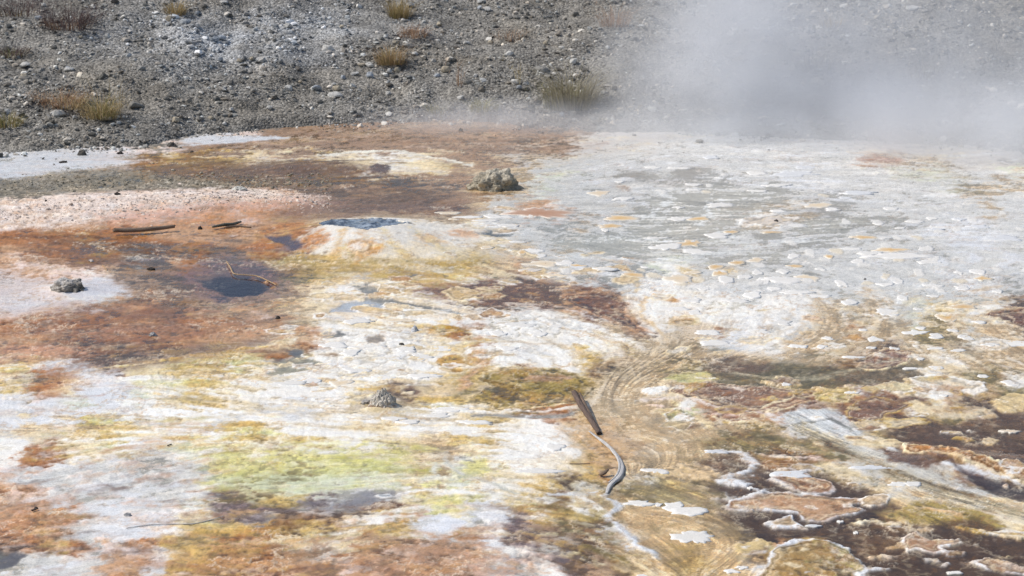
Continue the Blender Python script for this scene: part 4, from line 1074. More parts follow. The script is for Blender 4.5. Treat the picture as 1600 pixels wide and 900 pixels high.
named = [
 (513, 79, 21, 13, 'W', 'rounded creamy white stone on the dark rubble left of the upper tufts'),
 (90, 181, 27, 14, 'W', 'bright white stone below the straw coloured clump on the left'),
 (697, 112, 18, 13, 'T', 'buff stone on the rubble right of the middle grass tuft'),
 (523, 150, 28, 9, 'W', 'flat bluish white stone on the lower slope, left of centre'),
 (451, 140, 17, 10, 'W', 'white stone low on the slope left of the flat bluish stone'),
 (527, 140, 16, 9, 'T', 'buff stone just above the flat bluish white stone'),
 (495, 141, 19, 12, 'B', 'blue grey stone between two white stones on the lower slope'),
 (621, 112, 14, 10, 'T', 'buff block below the middle grass tuft'),
 (608, 114, 10, 9, 'W', 'white stone touching a buff block below the middle tuft'),
 (555, 117, 16, 7, 'W', 'slim white stone on the slope below and left of the middle tuft'),
 (578, 120, 14, 11, 'B', 'grey blue stone under the middle grass tuft'),
 (576, 103, 13, 7, 'W', 'white stone at the left foot of the middle grass tuft'),
 (214, 168, 30, 13, 'G', 'grey slab right of the straw coloured clump'),
 (165, 188, 26, 9, 'T', 'pale slab at the foot of the straw coloured clump'),
 (274, 190, 17, 10, 'T', 'buff stone on the lower slope right of the grey slab'),
 (108, 110, 19, 7, 'W', 'flat white stone on the left slope above the straw clump'),
 (40, 104, 19, 10, 'W', 'white stone below the small brown bush at the left edge'),
 (38, 122, 14, 11, 'T', 'pale stone at the far left between bush and straw clump'),
 (66, 200, 18, 8, 'G', 'grey stone at the lower left slope right of the edge tuft'),
 (168, 59, 10, 10, 'W', 'pale stone right below the dark twiggy shrub'),
 (126, 60, 9, 7, 'T', 'buff pebble under the dark twiggy shrub'),
 (343, 61, 24, 10, 'B', 'bluish white stone in the chalky belt'),
 (290, 36, 22, 8, 'B', 'flat blue grey stone at the top of the chalky belt'),
 (604, 58, 9, 8, 'W', 'small white stone between the upper and middle tufts'),
 (637, 74, 20, 9, 'G', 'grey stone right behind the middle grass tuft'),
 (350, 5, 16, 6, 'W', 'pale stone at the top of the slope above the chalky belt'),
 (752, 4, 16, 7, 'W', 'white stone at the top of the slope right of the upper tuft'),
 (761, 16, 14, 8, 'W', 'white stone just below another at the top of the slope'),
 (729, 68, 14, 6, 'W', 'small flat white stone right of the middle tuft'),
 (853, 70, 10, 10, 'T', 'buff upright stone left of the steam'),
 (860, 35, 14, 6, 'G', 'grey flat stone at the upper slope left of the steam'),
 (845, 112, 34, 12, 'G', 'long grey stone behind the big grey grass clump'),
 (806, 130, 18, 10, 'W', 'white stone at the foot of the thin yellow stalk'),
 (822, 133, 12, 8, 'W', 'white stone right of the thin yellow stalk'),
 (730, 130, 18, 9, 'G', 'grey stone in thin mist above the shore'),
 (1372, 30, 16, 9, 'T', 'pale stone seen through the steam at top right'),
 (1425, 14, 26, 8, 'W', 'chalky slab at the top right of the slope'),
 (1500, 36, 10, 6, 'W', 'small white stone at the top right below the chalky slab'),
 (1240, 8, 18, 6, 'W', 'pale stone faint in the steam at the top'),
 (350, 195, 9, 6, 'W', 'small white pebble on the slope just above the shore'),
 (60, 30, 14, 7, 'B', 'blue grey stone at the left end of the dark shrub'),
]
for i, (u, v, w, h, kk, lab) in enumerate(named):
    p_ = surf(u, v); m_ = mpp(450) * p_.y / float(unproj(800, 450)[1])
    me = hull_stone('stone', w * m_, w * m_ * .8, h * m_, 100 + i)
    o = link_mesh('stone', me, SM[kk], None, p_ + Vector((0, 0, h * m_ * .12)))
    tag(o, lab, 'stone', 'stones on the hillside')
# ================================================================== driftwood
def wood_material(name, a, b, dark):
    M = NT(name)
    tc = M.n('ShaderNodeAttribute', attribute_name='grain')
    mp = M.n('ShaderNodeMapping'); mp.inputs['Scale'].default_value = (9, 1, 1)
    cb = M.n('ShaderNodeCombineXYZ'); at2 = M.n('ShaderNodeAttribute', attribute_name='along')
    M.l(tc.outputs['Fac'], cb.inputs[0]); M.l(at2.outputs['Fac'], cb.inputs[1]); M.l(cb.outputs[0], mp.inputs[0])
    nz = M.noise(2.2, 6, .7, mp.outputs[0])
    cr = M.n('ShaderNodeValToRGB'); M.l(nz, cr.inputs[0])
    e = cr.color_ramp.elements; e[0].position = .30; e[0].color = (*lin(dark), 1); e[1].position = .72; e[1].color = (*lin(b), 1)
    x = e.new(.5); x.color = (*lin(a), 1)
    p = M.n('ShaderNodeBsdfPrincipled', i_Roughness=.8)
    M.l(cr.outputs[0], p.inputs['Base Color'])
    bp = M.n('ShaderNodeBump', i_Strength=.8, i_Distance=.006); M.l(nz, bp.inputs['Height']); M.l(bp.outputs[0], p.inputs['Normal'])
    M.l(p.outputs[0], M.out.inputs['Surface'])
    return M.m
def stick_mesh(name, pts, rad, seed, seg=14, flat=.8, sub=6):
    """a tapering limb through 3-D points, with grooves and a torn end"""
    P = [Vector(p) for p in pts]
    pth, rr = [], []
    for i in range(len(P) - 1):
        p0 = P[max(i - 1, 0)]; p1, p2 = P[i], P[i + 1]; p3 = P[min(i + 2, len(P) - 1)]
        for s in range(sub):
            t = s / sub
            pth.append(.5 * ((2 * p1) + (p2 - p0) * t + (2 * p0 - 5 * p1 + 4 * p2 - p3) * t * t + (3 * p1 - p0 - 3 * p2 + p3) * t ** 3))
            rr.append(rad[i] * (1 - t) + rad[i + 1] * t)
    pth.append(P[-1]); rr.append(rad[-1])
    V_, F_, gr, al = [], [], [], []
    r_ = random.Random(seed); groove = [r_.uniform(.86, 1.1) for _ in range(seg)]
    L = 0
    for i, (c, r0) in enumerate(zip(pth, rr)):
        t = (pth[min(i + 1, len(pth) - 1)] - pth[max(i - 1, 0)]).normalized()
        s = t.cross(Vector((0, 0, 1))).normalized(); n = s.cross(t)
        if i: L += (c - pth[i - 1]).length
        for k in range(seg):
            a = k / seg * 6.28318
            q = r0 * groove[k] * (1 + .18 * mnoise.noise(Vector((L * 14, k * 1.7, seed))))
            jag = t * (r_.uniform(-.8, .8) * r0 if i in (0, len(pth) - 1) else 0)
            V_.append(c + s * math.cos(a) * q + n * math.sin(a) * q * flat + jag); gr.append(k / seg * 3); al.append(L * 6)
    n_ = len(pth)
    for i in range(n_ - 1):
        for k in range(seg):
            F_.append((i * seg + k, i * seg + (k + 1) % seg, (i + 1) * seg + (k + 1) % seg, (i + 1) * seg + k))
    me = bpy.data.meshes.new(name)
    me.from_pydata([v[:] for v in V_], [], F_ + [tuple(range(seg))[::-1], tuple((n_ - 1) * seg + k for k in range(seg))])
    for nm, arr in (('grain', gr), ('along', al)):
        at = me.attributes.new(nm, 'FLOAT', 'POINT'); at.data.foreach_set('value', np.array(arr, np.float32))
    for p_ in me.polygons: p_.use_smooth = True
    return me
def stick(name, pix, rpx, mat, label, seed, lift=None, flat=.8, seg=14, cat='driftwood', parent=None):
    pts = []
    for i, (u, v) in enumerate(pix):
        p_ = surf(u, v); z_ = max(p_.z, WZ) + rpx[i] * mpp(v) * .55 + (lift[i] if lift else 0)
        k_ = (CAM_H - z_) / (CAM_H - p_.z); pts.append(Vector((p_.x * k_, p_.y * k_, z_)))
    me = stick_mesh(name, pts, [r * mpp(v) for r, (u, v) in zip(rpx, pix)], seed, seg, flat)
    o = link_mesh(name, me, mat, parent)
    return tag(o, label, cat) if label else o
w_dark = wood_material('dark_wet_wood', (100, 82, 72), (150, 132, 120), (46, 36, 32))
w_grey = wood_material('silvered_wood', (204, 202, 200), (234, 232, 228), (140, 136, 134))
w_brown = wood_material('brown_log', (128, 106, 88), (172, 156, 140), (66, 54, 46))
w_tan = wood_material('tan_twig', (180, 150, 114), (208, 184, 150), (130, 100, 72))
st = stick('driftwood_stick', [(897, 613), (905, 627), (915, 643), (926, 659), (936, 677)], [4.8, 5.2, 5.0, 4.8, 4.4], w_dark, 'dark brown split stick slanting into the tan run-off channel', 3, [.03, .024, .016, .008, 0])
stick('splinter', [(905.5, 614), (912.5, 629), (921, 645), (930, 661)], [1.8, 2.4, 2.2, 1.2], w_brown, None, 4, [.034, .030, .022, .012], parent=st)  # splinter in lighter wood, its colour standing in for the stick's lit edge
br = stick('driftwood_branch', [(921, 675), (936, 686), (954, 700), (967, 716), (972, 732), (967, 746), (954, 757), (948, 770)], [1.6, 2.4, 3.2, 3.8, 4.2, 4.4, 4.0, 2.4], w_grey, 'silver grey curved branch below the dark stick', 5, [.0] * 8, .5)
stick('branch_strand', [(930, 680), (948, 693), (962, 708), (968, 726), (964, 742), (951, 753)], [.9, 1.3, 1.6, 1.8, 1.8, 1], w_grey, None, 6, [.007] * 6, parent=br)
stick('log', [(178, 361), (205, 359.5), (240, 357.5), (273, 355)], [4.2, 4.6, 4.4, 3.6], w_brown, 'brown half sunken log at the edge of the orange mat', 7, [.02] * 4, .8)
stick('wood_piece', [(333, 355), (350, 352), (364, 350), (376, 347)], [2.2, 3.2, 3.4, 2], wood_material('dark_grey_wood', (96, 96, 86), (150, 148, 136), (50, 50, 46)), 'dark grey weathered wood piece right of the black pebble', 8, [.01] * 4)
stick('wood_piece', [(352, 356), (372, 354), (392, 356)], [1.6, 2.2, 1.4], w_brown, 'thin flat wood sliver just below the dark grey wood', 9, [.004] * 3)
stick('twig', [(354, 408), (360, 418), (366, 427), (385, 429), (402, 431), (420, 438), (432, 446)], [1.0, 1.3, 1.2, 1.1, 1.2, 1.1, .7], w_tan, 'tan crusted twig bent over the violet pool', 10, [.012] * 7)
stick('twig', [(197, 827), (230, 822), (262, 820.5), (300, 819), (330, 813), (350, 807)], [.7, 1, 1, 1, .9, .6], w_grey, 'thin whitish root lying across the pale crust at lower left', 11, [.002] * 6, seg=8)
stick('stem', [(1227, 706), (1229.5, 703), (1231, 700.5)], [.7, .6, .4], w_dark, 'thin dark stem sticking up from the pale mat beside the stream', 12, [0, .03, .075], seg=6, cat='stem')
stick('wood_chip', [(937, 742), (944, 739), (950, 734)], [3, 3.4, 2.4], w_brown, 'small brown wood chip left of the silver branch', 13, [.004, .012, .02], seg=8)
stick('twig', [(160, 414), (164, 418), (167, 422)], [.9, 1, .7], w_tan, 'tiny pale twig on the orange mat', 14, [.004] * 3, seg=6)
stick('twig', [(890, 724.5), (905, 725), (922, 724.5)], [.6, .9, .6], w_dark, 'thin dark twig lying on yellow crust left of the silver branch', 15, [.002] * 3, seg=6)
stick('wood_chip', [(262, 697), (268, 695)], [1.2, 1], w_dark, 'tiny dark splinter on the white and lime crust', 16, [.002] * 2, seg=6)
stick('wood_chip', [(50, 799), (58, 796)], [2, 1.4], w_dark, 'dark splinter beside the black chip at lower left', 17, [.004] * 2, seg=6)
# ================================================================== plants on the hillside
def blade_material(name, a, b):
    M = NT(name)
    t = M.n('ShaderNodeAttribute', attribute_name='tone')
    cr = M.n('ShaderNodeValToRGB'); M.l(t.outputs['Fac'], cr.inputs[0])
    cr.color_ramp.elements[0].color = (*lin(a), 1); cr.color_ramp.elements[1].color = (*lin(b), 1)
    p = M.n('ShaderNodeBsdfPrincipled', i_Roughness=.75)
    p.inputs['Specular IOR Level'].default_value = .2
    M.l(cr.outputs[0], p.inputs['Base Color'])
    tl = M.n('ShaderNodeBsdfTranslucent'); M.l(cr.outputs[0], tl.inputs[0])
    mx = M.n('ShaderNodeMixShader'); mx.inputs[0].default_value = .3
    M.l(p.outputs[0], mx.inputs[1]); M.l(tl.outputs[0], mx.inputs[2]); M.l(mx.outputs[0], M.out.inputs['Surface'])
    return M.m
def blades(name, n, w, h, seed, lean=.6, width=.004, fork=0, heads=False):
    r_ = random.Random(seed); V_, F_, T_ = [], [], []
    def ribbon(p, q, s, w0, tone):
        m_ = (p + q) / 2 + s
        d = (q - p).cross(Vector((0, 0, 1)));  d = d.normalized() if d.length > 1e-6 else Vector((1, 0, 0))
        a = r_.uniform(0, 6.28); d = (d * math.cos(a) + Vector((0, 1, 0)) * math.sin(a)).normalized()
        i = len(V_)
        for c, ww in ((p, w0), (m_, w0 * .75), (q, w0 * .12)):
            V_.append(c - d * ww); V_.append(c + d * ww); T_.extend([tone, tone])
        F_.append((i, i + 1, i + 3, i + 2)); F_.append((i + 2, i + 3, i + 5, i + 4))
        return m_, q
    for _ in range(n):
        a = r_.uniform(0, 6.283); rr = math.sqrt(r_.random()) * w * .32
        p = Vector((math.cos(a) * rr * 1.2, math.sin(a) * rr, -.01))
        hh = h * r_.uniform(.25, 1.12) * (1 - .35 * rr / (w * .32 + 1e-6))
        o = Vector((math.cos(a), math.sin(a), 0)) * hh * lean * r_.uniform(.1, 1.9) + Vector((r_.gauss(0, .1), r_.gauss(0, .1), 0)) * hh
        q = p + o + Vector((0, 0, hh))
        tone = min(max(r_.gauss(.5, .28), 0), 1)
        m_, e_ = ribbon(p, q, Vector((-o.x * .25, -o.y * .25, hh * .14)), width * r_.uniform(.6, 1.3), tone)
        for k in range(fork):
            t = r_.uniform(.3, .95); b = p.lerp(q, t)
            q2 = b + Vector((r_.gauss(0, .3), r_.gauss(0, .3), r_.uniform(.0, .5))) * hh * .6
            ribbon(b, q2, Vector((0, 0, .01)), width * .6, min(1, max(0, tone + r_.gauss(0, .2))))
        if heads and r_.random() < .5:
            ribbon(q, q + Vector((r_.gauss(0, .01), 0, .03)), Vector((.004, 0, 0)), width * 2.4, 1)
    me = bpy.data.meshes.new(name); me.from_pydata([v[:] for v in V_], [], F_)
    at = me.attributes.new('tone', 'FLOAT', 'POINT'); at.data.foreach_set('value', np.array(T_, np.float32))
    return me
PM = {
 'straw': blade_material('straw_grass', (140, 122, 84), (222, 202, 160)),
 'gold': blade_material('golden_grass', (146, 128, 88), (206, 184, 140)),
 'rust': blade_material('rusty_stems', (134, 106, 84), (210, 178, 148)),
 'green': blade_material('olive_grass', (104, 104, 66), (186, 178, 122)),
 'grey': blade_material('grey_dry_grass', (112, 104, 84), (192, 184, 160)),
 'twig': blade_material('purple_brown_twigs', (54, 44, 44), (128, 108, 104)),
 'yellow': blade_material('yellow_leaves', (176, 150, 84), (226, 204, 140)),
}
def plant(name, u, v, w, h, parts, label, cat='grass', seed=1):
    """one clump: an empty at its foot with its leaf and stem masses"""
    p_ = surf(u, v); m_ = mpp(450) * p_.y / float(unproj(800, 450)[1])
    e = bpy.data.objects.new(name, None); C.objects.link(e); e.location = p_; e.empty_display_size = .1
    tag(e, label, cat, 'plants on the hillside')
    for i, (pn, mat, n, ws, hs, lean, fork, hd, dx) in enumerate(parts):
        me = blades(pn, n, w * m_ * ws, h * m_ * hs, seed * 10 + i, lean, .0028, fork, hd)
        link_mesh(pn, me, PM[mat], e, (dx * w * m_, 0, 0))
    return e
L_ = 'leaves'; S_ = 'stems'
plant('twiggy_shrub', 112, 44, 95, 48, [('twigs', 'twig', 260, 1.1, 1, .8, 5, False, 0), ('undergrowth', 'rust', 120, 1.0, .4, .9, 2, False, -.1)], 'dark purple brown twiggy shrub at the upper left', 'shrub', 1)
plant('twiggy_shrub', 30, 22, 90, 34, [('twigs', 'twig', 200, 1.2, 1, .8, 4, False, 0), ('undergrowth', 'gold', 80, 1, .4, .8, 0, False, 0)], 'low dark shrub in the top left corner', 'shrub', 2)
plant('bush', 18, 87, 60, 22, [('twigs', 'twig', 160, 1.1, .9, .9, 3, False, 0), (L_, 'green', 120, 1, .7, .9, 0, False, 0)], 'small dark brown bush at the left edge', 'bush', 3)
plant('straw_clump', 105, 166, 90, 34, [(S_, 'rust', 260, 1.0, .9, .8, 2, True, -.1), (L_, 'straw', 160, 1, .8, .8, 0, True, 0)], 'rusty brown dry clump, left half of the double straw clump', 'grass', 4)
plant('straw_clump', 156, 182, 76, 52, [(L_, 'straw', 260, 1.0, .8, .8, 1, True, 0), ('green_blades', 'green', 120, .8, .8, .6, 0, False, .1), ('seed_stalks', 'straw', 9, 1.0, 1.9, .35, 0, True, .15)], 'straw clump with green blades and tall stalks, right half of the pair', 'grass', 5)
plant('grass_tuft', 12, 196, 64, 30, [(L_, 'green', 200, 1.0, .9, .8, 0, False, 0), (S_, 'gold', 120, 1, 1, .8, 0, False, 0)], 'olive and straw tuft at the left edge near the shore', 'grass', 6)
plant('grass_tuft', 274, 23, 46, 30, [(L_, 'gold', 240, .9, 1, .7, 0, False, 0)], 'golden brown tuft at the top, left of the chalky belt', 'grass', 7)
plant('grass_tuft', 625, 28, 52, 44, [(L_, 'gold', 320, .9, 1, .65, 0, False, 0), ('green_blades', 'green', 80, .6, .7, .5, 0, False, -.1)], 'golden upright tuft at the top of the slope, centre', 'grass', 8)
plant('grass_tuft', 646, 57, 56, 26, [(L_, 'rust', 180, 1, .9, .9, 1, True, 0)], 'pale rusty tuft between the two golden tufts', 'grass', 9)
plant('grass_tuft', 610, 99, 60, 40, [(L_, 'gold', 320, 1, .9, .7, 0, False, 0), (S_, 'rust', 90, 1.2, 1, .8, 0, True, 0)], 'golden tuft with rusty tips in the middle of the slope', 'grass', 10)
plant('grass_clump', 893, 168, 115, 84, [(L_, 'grey', 620, .9, 1, 1.0, 0, False, 0), (S_, 'green', 160, .7, .6, .7, 1, False, -.15)], 'big grey grass clump at the left edge of the steam', 'grass', 11)
plant('grass_tuft', 755, 172, 62, 24, [(L_, 'green', 220, 1, 1, .8, 0, False, 0)], 'misty green tuft near the shore left of the big grey clump', 'grass', 12)
plant('grass_tuft', 684, 176, 50, 22, [(L_, 'green', 90, 1, .9, .9, 0, True, 0)], 'sparse olive sprig by the shore, left of the misty tuft', 'grass', 13)
plant('yellow_stalk', 812, 132, 20, 54, [(S_, 'yellow', 5, .5, 1, .25, 3, True, 0)], 'thin yellow leafed stalk left of the big grey clump', 'plant', 14)
plant('dry_stalk', 716, 134, 30, 54, [(S_, 'rust', 14, .7, 1, .4, 3, True, 0)], 'thin rusty stalk standing in light mist', 'plant', 15)
plant('grass_tuft', 960, 40, 60, 44, [(L_, 'rust', 160, 1, 1, .7, 1, False, 0)], 'rusty tuft half hidden in the left edge of the steam', 'grass', 16)
plant('grass_tuft', 1270, 110, 70, 44, [(S_, 'grey', 160, 1, 1, .8, 1, False, 0)], 'dark tuft faint behind the steam', 'grass', 17)
plant('grass_tuft', 1440, 118, 90, 40, [(S_, 'grey', 160, 1, .8, .8, 1, False, 0)], 'grey tuft veiled by steam at the right', 'grass', 18)
plant('grass_tuft', 1300, 40, 50, 26, [(L_, 'gold', 90, 1, .8, .8, 0, False, 0)], 'ochre tuft faint in the steam near the top', 'grass', 19)
plant('grass_tuft', 795, 62, 60, 26, [(L_, 'rust', 70, 1, .9, .8, 1, True, 0)], 'thin rusty sprigs on the upper slope left of the steam', 'grass', 20)

# smaller stones between the plants, each placed by its nearest clump
r_ = random.Random(77)
protos = [hull_stone('stone', 1, .85, .62, 500 + i) for i in range(8)]
LAND = [(112, 30, 'dark twiggy shrub'), (18, 80, 'brown bush at the left edge'), (105, 160, 'rusty dry clump'), (156, 165, 'straw clump with tall stalks'), (274, 12, 'golden brown tuft by the chalky belt'),
        (625, 15, 'golden upright tuft at the top'), (610, 80, 'golden tuft in mid slope'), (893, 130, 'big grey grass clump'), (755, 162, 'misty green tuft'), (812, 105, 'thin yellow stalk'), (400, 60, 'chalky belt'), (400, 150, 'white stone low on the slope')]
KW = {'W': 'white', 'T': 'buff', 'G': 'grey', 'B': 'blue grey'}
seen_l = {}
tries = 0
while tries < 400 and sum(seen_l.values()) < 64:
    tries += 1
    u, v = r_.uniform(0, 960), r_.uniform(6, 196)
    if v > np.interp(u, SH_U, SH_V) - 14: continue
    px = r_.choice([9, 10, 11, 12, 14]); kk = r_.choice('WTGWBG')
    lu, lv, lw = min(LAND, key=lambda q: math.hypot(q[0] - u, 2 * (q[1] - v)))
    side = ('left' if u < lu else 'right') if abs(u - lu) > 1.2 * abs(v - lv) else ('above' if v < lv else 'below')
    far = 'close ' if math.hypot(u - lu, 2 * (v - lv)) < 70 else 'well '
    lab = f"small {KW[kk]} stone {far}{side + ' of' if side in ('left', 'right') else side} the {lw}"
    if seen_l.get(lab): continue
    seen_l[lab] = 1
    p_ = surf(u, v); s_ = px * mpp(450) * p_.y / float(unproj(800, 450)[1])
    me = protos[tries % 8]
    if not me.materials: me.materials.append(SM['G'])
    o = bpy.data.objects.new('stone', me); C.objects.link(o)
    o.material_slots[0].link = 'OBJECT'; o.material_slots[0].material = SM[kk]
    o.location = p_ + Vector((0, 0, s_ * .1)); o.scale = (s_, s_, s_); o.rotation_euler = (r_.uniform(-.3, .3), r_.uniform(-.3, .3), r_.uniform(0, 6.3))
    tag(o, lab, 'stone', 'stones on the hillside')

# ================================================================== floating crust plates: parts of the terrace
pm = attr_material('crust_plate', rough=.5, grain_scale=110, grain=.12, bump=.002, bump_scale=140, spec=.4)
PC = {'W': ((232, 230, 226), (228, 224, 216)), 'Y': ((228, 222, 208), (214, 172, 104)), 'C': ((230, 224, 212), (224, 202, 168)), 'T': ((224, 214, 202), (208, 200, 190)),
      'S': ((232, 220, 206), (182, 136, 104)), 'B': ((220, 221, 222), (212, 213, 214)), 'G': ((208, 206, 200), (196, 194, 188)), 'O': ((206, 212, 216), (184, 140, 104))}
def plate(u, v, w, h, kk, seed, n=None, thick=.006):
    x, y = unproj(u, v); x, y = float(x), float(y)
    m_ = mpp(v); n = n or (16 if w < 30 else 26 if w < 60 else 40)
    _, y1 = unproj(u, v - h / 2); _, y2 = unproj(u, v + h / 2)
    ry = float(y1 - y2) / 2; rx = w * m_ / 2
    z = max(ground_z(x, y), WZ) 
    V_, K_ = [], []
    outer, inner = PC[kk]
    rnd = random.Random(seed); hue = rnd.uniform(.94, 1.03)
    off = Vector((seed * 1.7, seed * .9, 0))
    rnd2 = [rnd.uniform(-1, 1) for _ in range(n)]
    def ring(s, zz, c, jit):
        for k in range(n):
            a = k / n * 6.28318
            f = .95 + .62 * mnoise.noise(Vector((math.cos(a) * 1.0, math.sin(a) * 1.0, 0)) + off) + .34 * mnoise.noise(Vector((math.cos(a) * 2.6, math.sin(a) * 2.6, 0)) + off) + .16 * rnd2[k]
            V_.append((math.cos(a) * rx * f * s, math.sin(a) * ry * f * s, zz + jit * rnd.uniform(-1, 1)))
            K_.append(c)
    co, ci = lin(outer) * hue, lin(inner) * hue
    ring(1.04, -.006, co, 0); ring(1.0, thick * .75, co, .0006); ring(.74, thick, co * .5 + ci * .5 if kk not in 'SO' else ci * .8 + co * .2, .001)
    V_.append((0, 0, thick * .8)); K_.append(ci)
    F_ = []
    for r0 in (0, 1):
        for k in range(n):
            a, b = r0 * n + k, r0 * n + (k + 1) % n
            F_ += [(a, b, b + n), (a, b + n, a + n)]
    c0 = 3 * n
    F_ += [(2 * n + k, 2 * n + (k + 1) % n, c0) for k in range(n)]
    me = np_mesh('crust_plate', V_, F_, np.array(K_), True)
    return link_mesh('crust_plate', me, pm, terr, (x, y, z))
PL = """845 333 92 20 S;968 341 46 12 Y;955 352 26 10 Y;944 358 13 5 W;1064 343 36 7 W;1092 342 28 10 Y;1062 324 26 4 W;1118 322 30 10 W;1030 370 22 5 W;1045 386 50 12 W;1082 380 36 13 Y;1092 393 38 7 W;
1122 369 30 10 W;1141 364 24 6 Y;835 390 20 10 W;842 391 9 5 Y;819 397 18 8 Y;842 400 15 6 W;882 410 32 9 W;902 416 22 7 Y;940 421 46 6 W;865 429 40 8 C;1010 419 16 5 W;1050 419 22 5 W;1117 415 26 9 Y;1122 425 20 9 Y;
1080 425 32 6 C;1155 411 20 8 Y;1060 436 50 14 C;993 430 30 10 Y;1138 438 38 14 W;1165 434 25 9 W;1192 439 25 9 W;850 411 40 8 C;830 421 35 7 T;1080 287 20 4 W;1087 296 20 4 W;970 284 14 4 W;942 300 26 10 C;975 312 22 5 W;1060 264 30 5 W;1020 262 26 7 W;
1205 362 22 7 Y;1235 352 34 7 W;1275 321 60 12 C;1300 329 22 5 W;1372 350 24 6 W;1352 371 40 6 Y;1265 380 20 7 W;1240 398 26 7 W;1272 400 13 5 Y;1297 400 18 9 Y;1313 414 26 11 Y;1330 388 30 7 W;1360 394 52 6 W;1390 391 50 7 Y;1448 390 34 7 W;1400 402 74 9 W;1453 411 24 7 W;
1488 397 20 6 W;1500 383 20 6 W;1520 397 24 7 C;1345 410 26 8 W;1375 412 24 7 W;1420 416 22 7 W;1405 438 30 8 W;1480 423 16 10 W;1495 425 11 8 W;1525 425 24 10 W;1537 436 36 6 Y;1280 419 18 6 W;1220 424 24 6 W;1225 437 42 12 W;1260 433 42 14 C;1297 442 10 9 W;1313 443 24 13 W;1335 446 16 7 W;1385 446 24 6 W;
1326 474 30 9 W;1385 489 26 13 W;1408 467 26 9 W;1365 476 13 5 W;1456 463 18 6 W;1480 497 52 15 Y;1505 480 36 13 Y;1428 521 25 10 W;1465 525 23 10 W;1437 514 13 5 W;1510 529 24 9 W;1490 518 24 7 W;1545 472 26 8 W;1372 530 28 8 W;1460 573 25 9 W;1293 529 17 6 W;1328 613 25 8 W;1228 604 17 6 W;1478 620 10 5 W;1578 600 33 10 W;1535 586 28 7 W;
1440 562 13 5 W;1465 546 17 5 W;1500 547 20 6 W;1250 543 22 8 W;1280 543 22 8 W;1580 535 32 10 W;1345 517 11 5 W;1120 536 56 9 W;1025 735 21 11 W;1005 786 29 12 W;1030 787 14 8 W;1055 790 25 16 W;1083 797 36 12 W;1085 838 74 25 W;1120 706 34 5 B;1176 763 7 4 W;1240 742 44 13 B;1270 822 21 6 B;1310 813 10 5 W;1340 832 8 4 W;
1404 756 20 8 W;1424 756 20 8 W;1360 731 54 8 B;1000 900 18 8 W;1145 893 26 9 W;1160 885 14 7 W;1490 894 18 5 W;1580 672 22 6 C;1218 330 24 6 W;1180 300 26 6 W;1215 288 30 6 W;1245 272 44 8 B;1260 262 36 7 B;1340 303 36 7 B;1320 311 26 6 B;1180 270 26 6 W;1110 245 36 6 B;1380 372 20 5 W;1410 355 18 5 W;1430 345 22 5 W;
1455 340 24 5 W;1390 325 26 5 W;1460 360 30 7 B;1530 355 36 8 B;1570 370 44 9 B;1500 345 26 5 B;1180 405 22 7 C;1205 412 20 6 W;1240 415 26 7 Y;1185 425 24 7 W;1210 450 30 8 W;1240 458 36 9 W;1280 465 34 8 W;1180 460 34 10 W;1150 470 40 10 W;1100 452 26 8 W;1080 468 28 12 W;1425 452 18 7 W;1460 446 20 7 W;1500 450 22 7 W;1560 455 26 8 W;1580 440 24 7 W;
1435 482 16 5 W;1530 505 20 6 W;1550 540 22 6 W;1400 545 18 5 W;1360 545 16 5 W;1330 560 24 6 W;1420 575 16 5 W;560 505 34 7 W;620 500 40 8 C;520 540 44 10 W;545 552 40 10 W;575 545 40 9 W;610 560 44 14 W;640 548 34 10 W;662 560 28 10 W;690 545 36 8 W;660 590 44 9 W;600 590 40 10 W;560 580 36 9 W;530 598 40 9 C;490 596 36 8 W;455 598 40 7 W;
640 660 40 8 W;700 640 44 7 W;680 650 36 7 W;620 655 44 8 W;740 660 40 7 W;780 520 34 10 W;810 506 40 10 W;840 520 40 10 W;870 508 36 9 W;790 545 36 9 W;1055 485 26 12 W;1090 490 24 8 W;1110 520 26 8 W;1190 520 30 7 W;1220 505 28 8 W;870 700 40 10 W;845 735 50 10 W;700 335 30 5 C;735 340 26 5 W;760 345 30 5 W;745 352 40 5 W;785 340 26 5 W;790 352 26 5 W;710 345 26 4 C;770 335 30 6 W;790 380 34 6 C;760 388 30 6 C;810 376 22 5 W"""
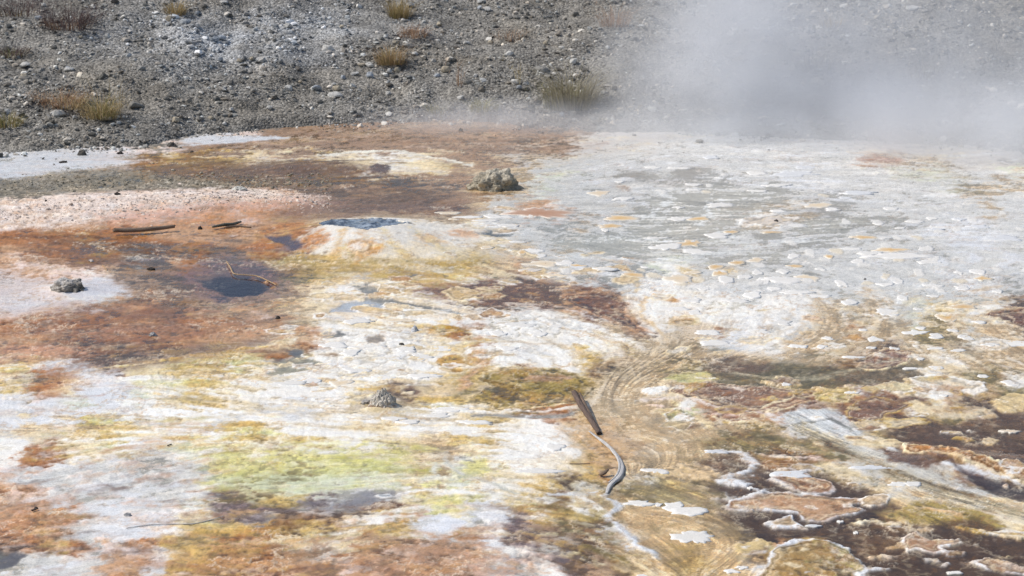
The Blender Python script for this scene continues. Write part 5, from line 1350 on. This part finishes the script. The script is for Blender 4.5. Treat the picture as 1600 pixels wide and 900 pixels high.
for i, t in enumerate(PL.replace('\n', '').split(';')):
    a = t.split()
    zz_ = random.Random(i * 7 + 3)
    if len(a) == 5 and not (378 < float(a[1]) < 480 and float(a[2]) < 28 and zz_.random() < .35): plate(float(a[0]) + zz_.uniform(-4, 4), float(a[1]) + zz_.uniform(-2, 2), float(a[2]) * zz_.uniform(.7, 1.6), float(a[3]) * zz_.uniform(.6, 1.1), a[4], i + 1, thick=.0018 + .0016 * (i % 3 == 0))

# ================================================================== steam rising from the far shore
M = NT('steam')
pos = M.n('ShaderNodeTexCoord').outputs['Object']
def blob(c, r):
    a = M.n('ShaderNodeVectorMath', operation='SUBTRACT'); M.l(pos, a.inputs[0]); a.inputs[1].default_value = c
    b = M.n('ShaderNodeVectorMath', operation='DIVIDE'); M.l(a.outputs[0], b.inputs[0]); b.inputs[1].default_value = r
    l_ = M.n('ShaderNodeVectorMath', operation='LENGTH'); M.l(b.outputs[0], l_.inputs[0])
    mr = M.n('ShaderNodeMapRange', interpolation_type='SMOOTHSTEP'); M.l(l_.outputs['Value'], mr.inputs[0])
    for i, q in enumerate((0.15, 1.0, 1.0, 0.0)): mr.inputs[i + 1].default_value = q
    return mr.outputs[0]
dens = None
for c, r, k in STEAM:
    t = M.math('MULTIPLY', blob(c, r), k)
    dens = t if dens is None else M.math('ADD', dens, t)
nzs = M.n('ShaderNodeTexNoise', i_Scale=1.25, i_Detail=4, i_Roughness=.55, i_Distortion=.6); M.l(pos, nzs.inputs['Vector'])
dens = M.math('MULTIPLY', dens, M.remap(nzs.outputs['Fac'], .34, .68, .4, 1.5))
pv = M.n('ShaderNodeVolumePrincipled'); pv.inputs['Color'].default_value = (.945, .965, 1.0, 1); pv.inputs['Anisotropy'].default_value = .15
M.l(dens, pv.inputs['Density']); M.l(pv.outputs[0], M.out.inputs['Volume'])
bm = bmesh.new()
bmesh.ops.create_cube(bm, size=1)
for v in bm.verts: v.co = Vector((2.9 + v.co.x * 9.0, 19.2 + v.co.y * 6.0, 1.6 + v.co.z * 3.4))
me = bpy.data.meshes.new('steam'); bm.to_mesh(me); bm.free()
stm = link_mesh('steam', me, M.m)
tag(stm, 'white steam rising from the far shore at the right', 'steam', kind='stuff')
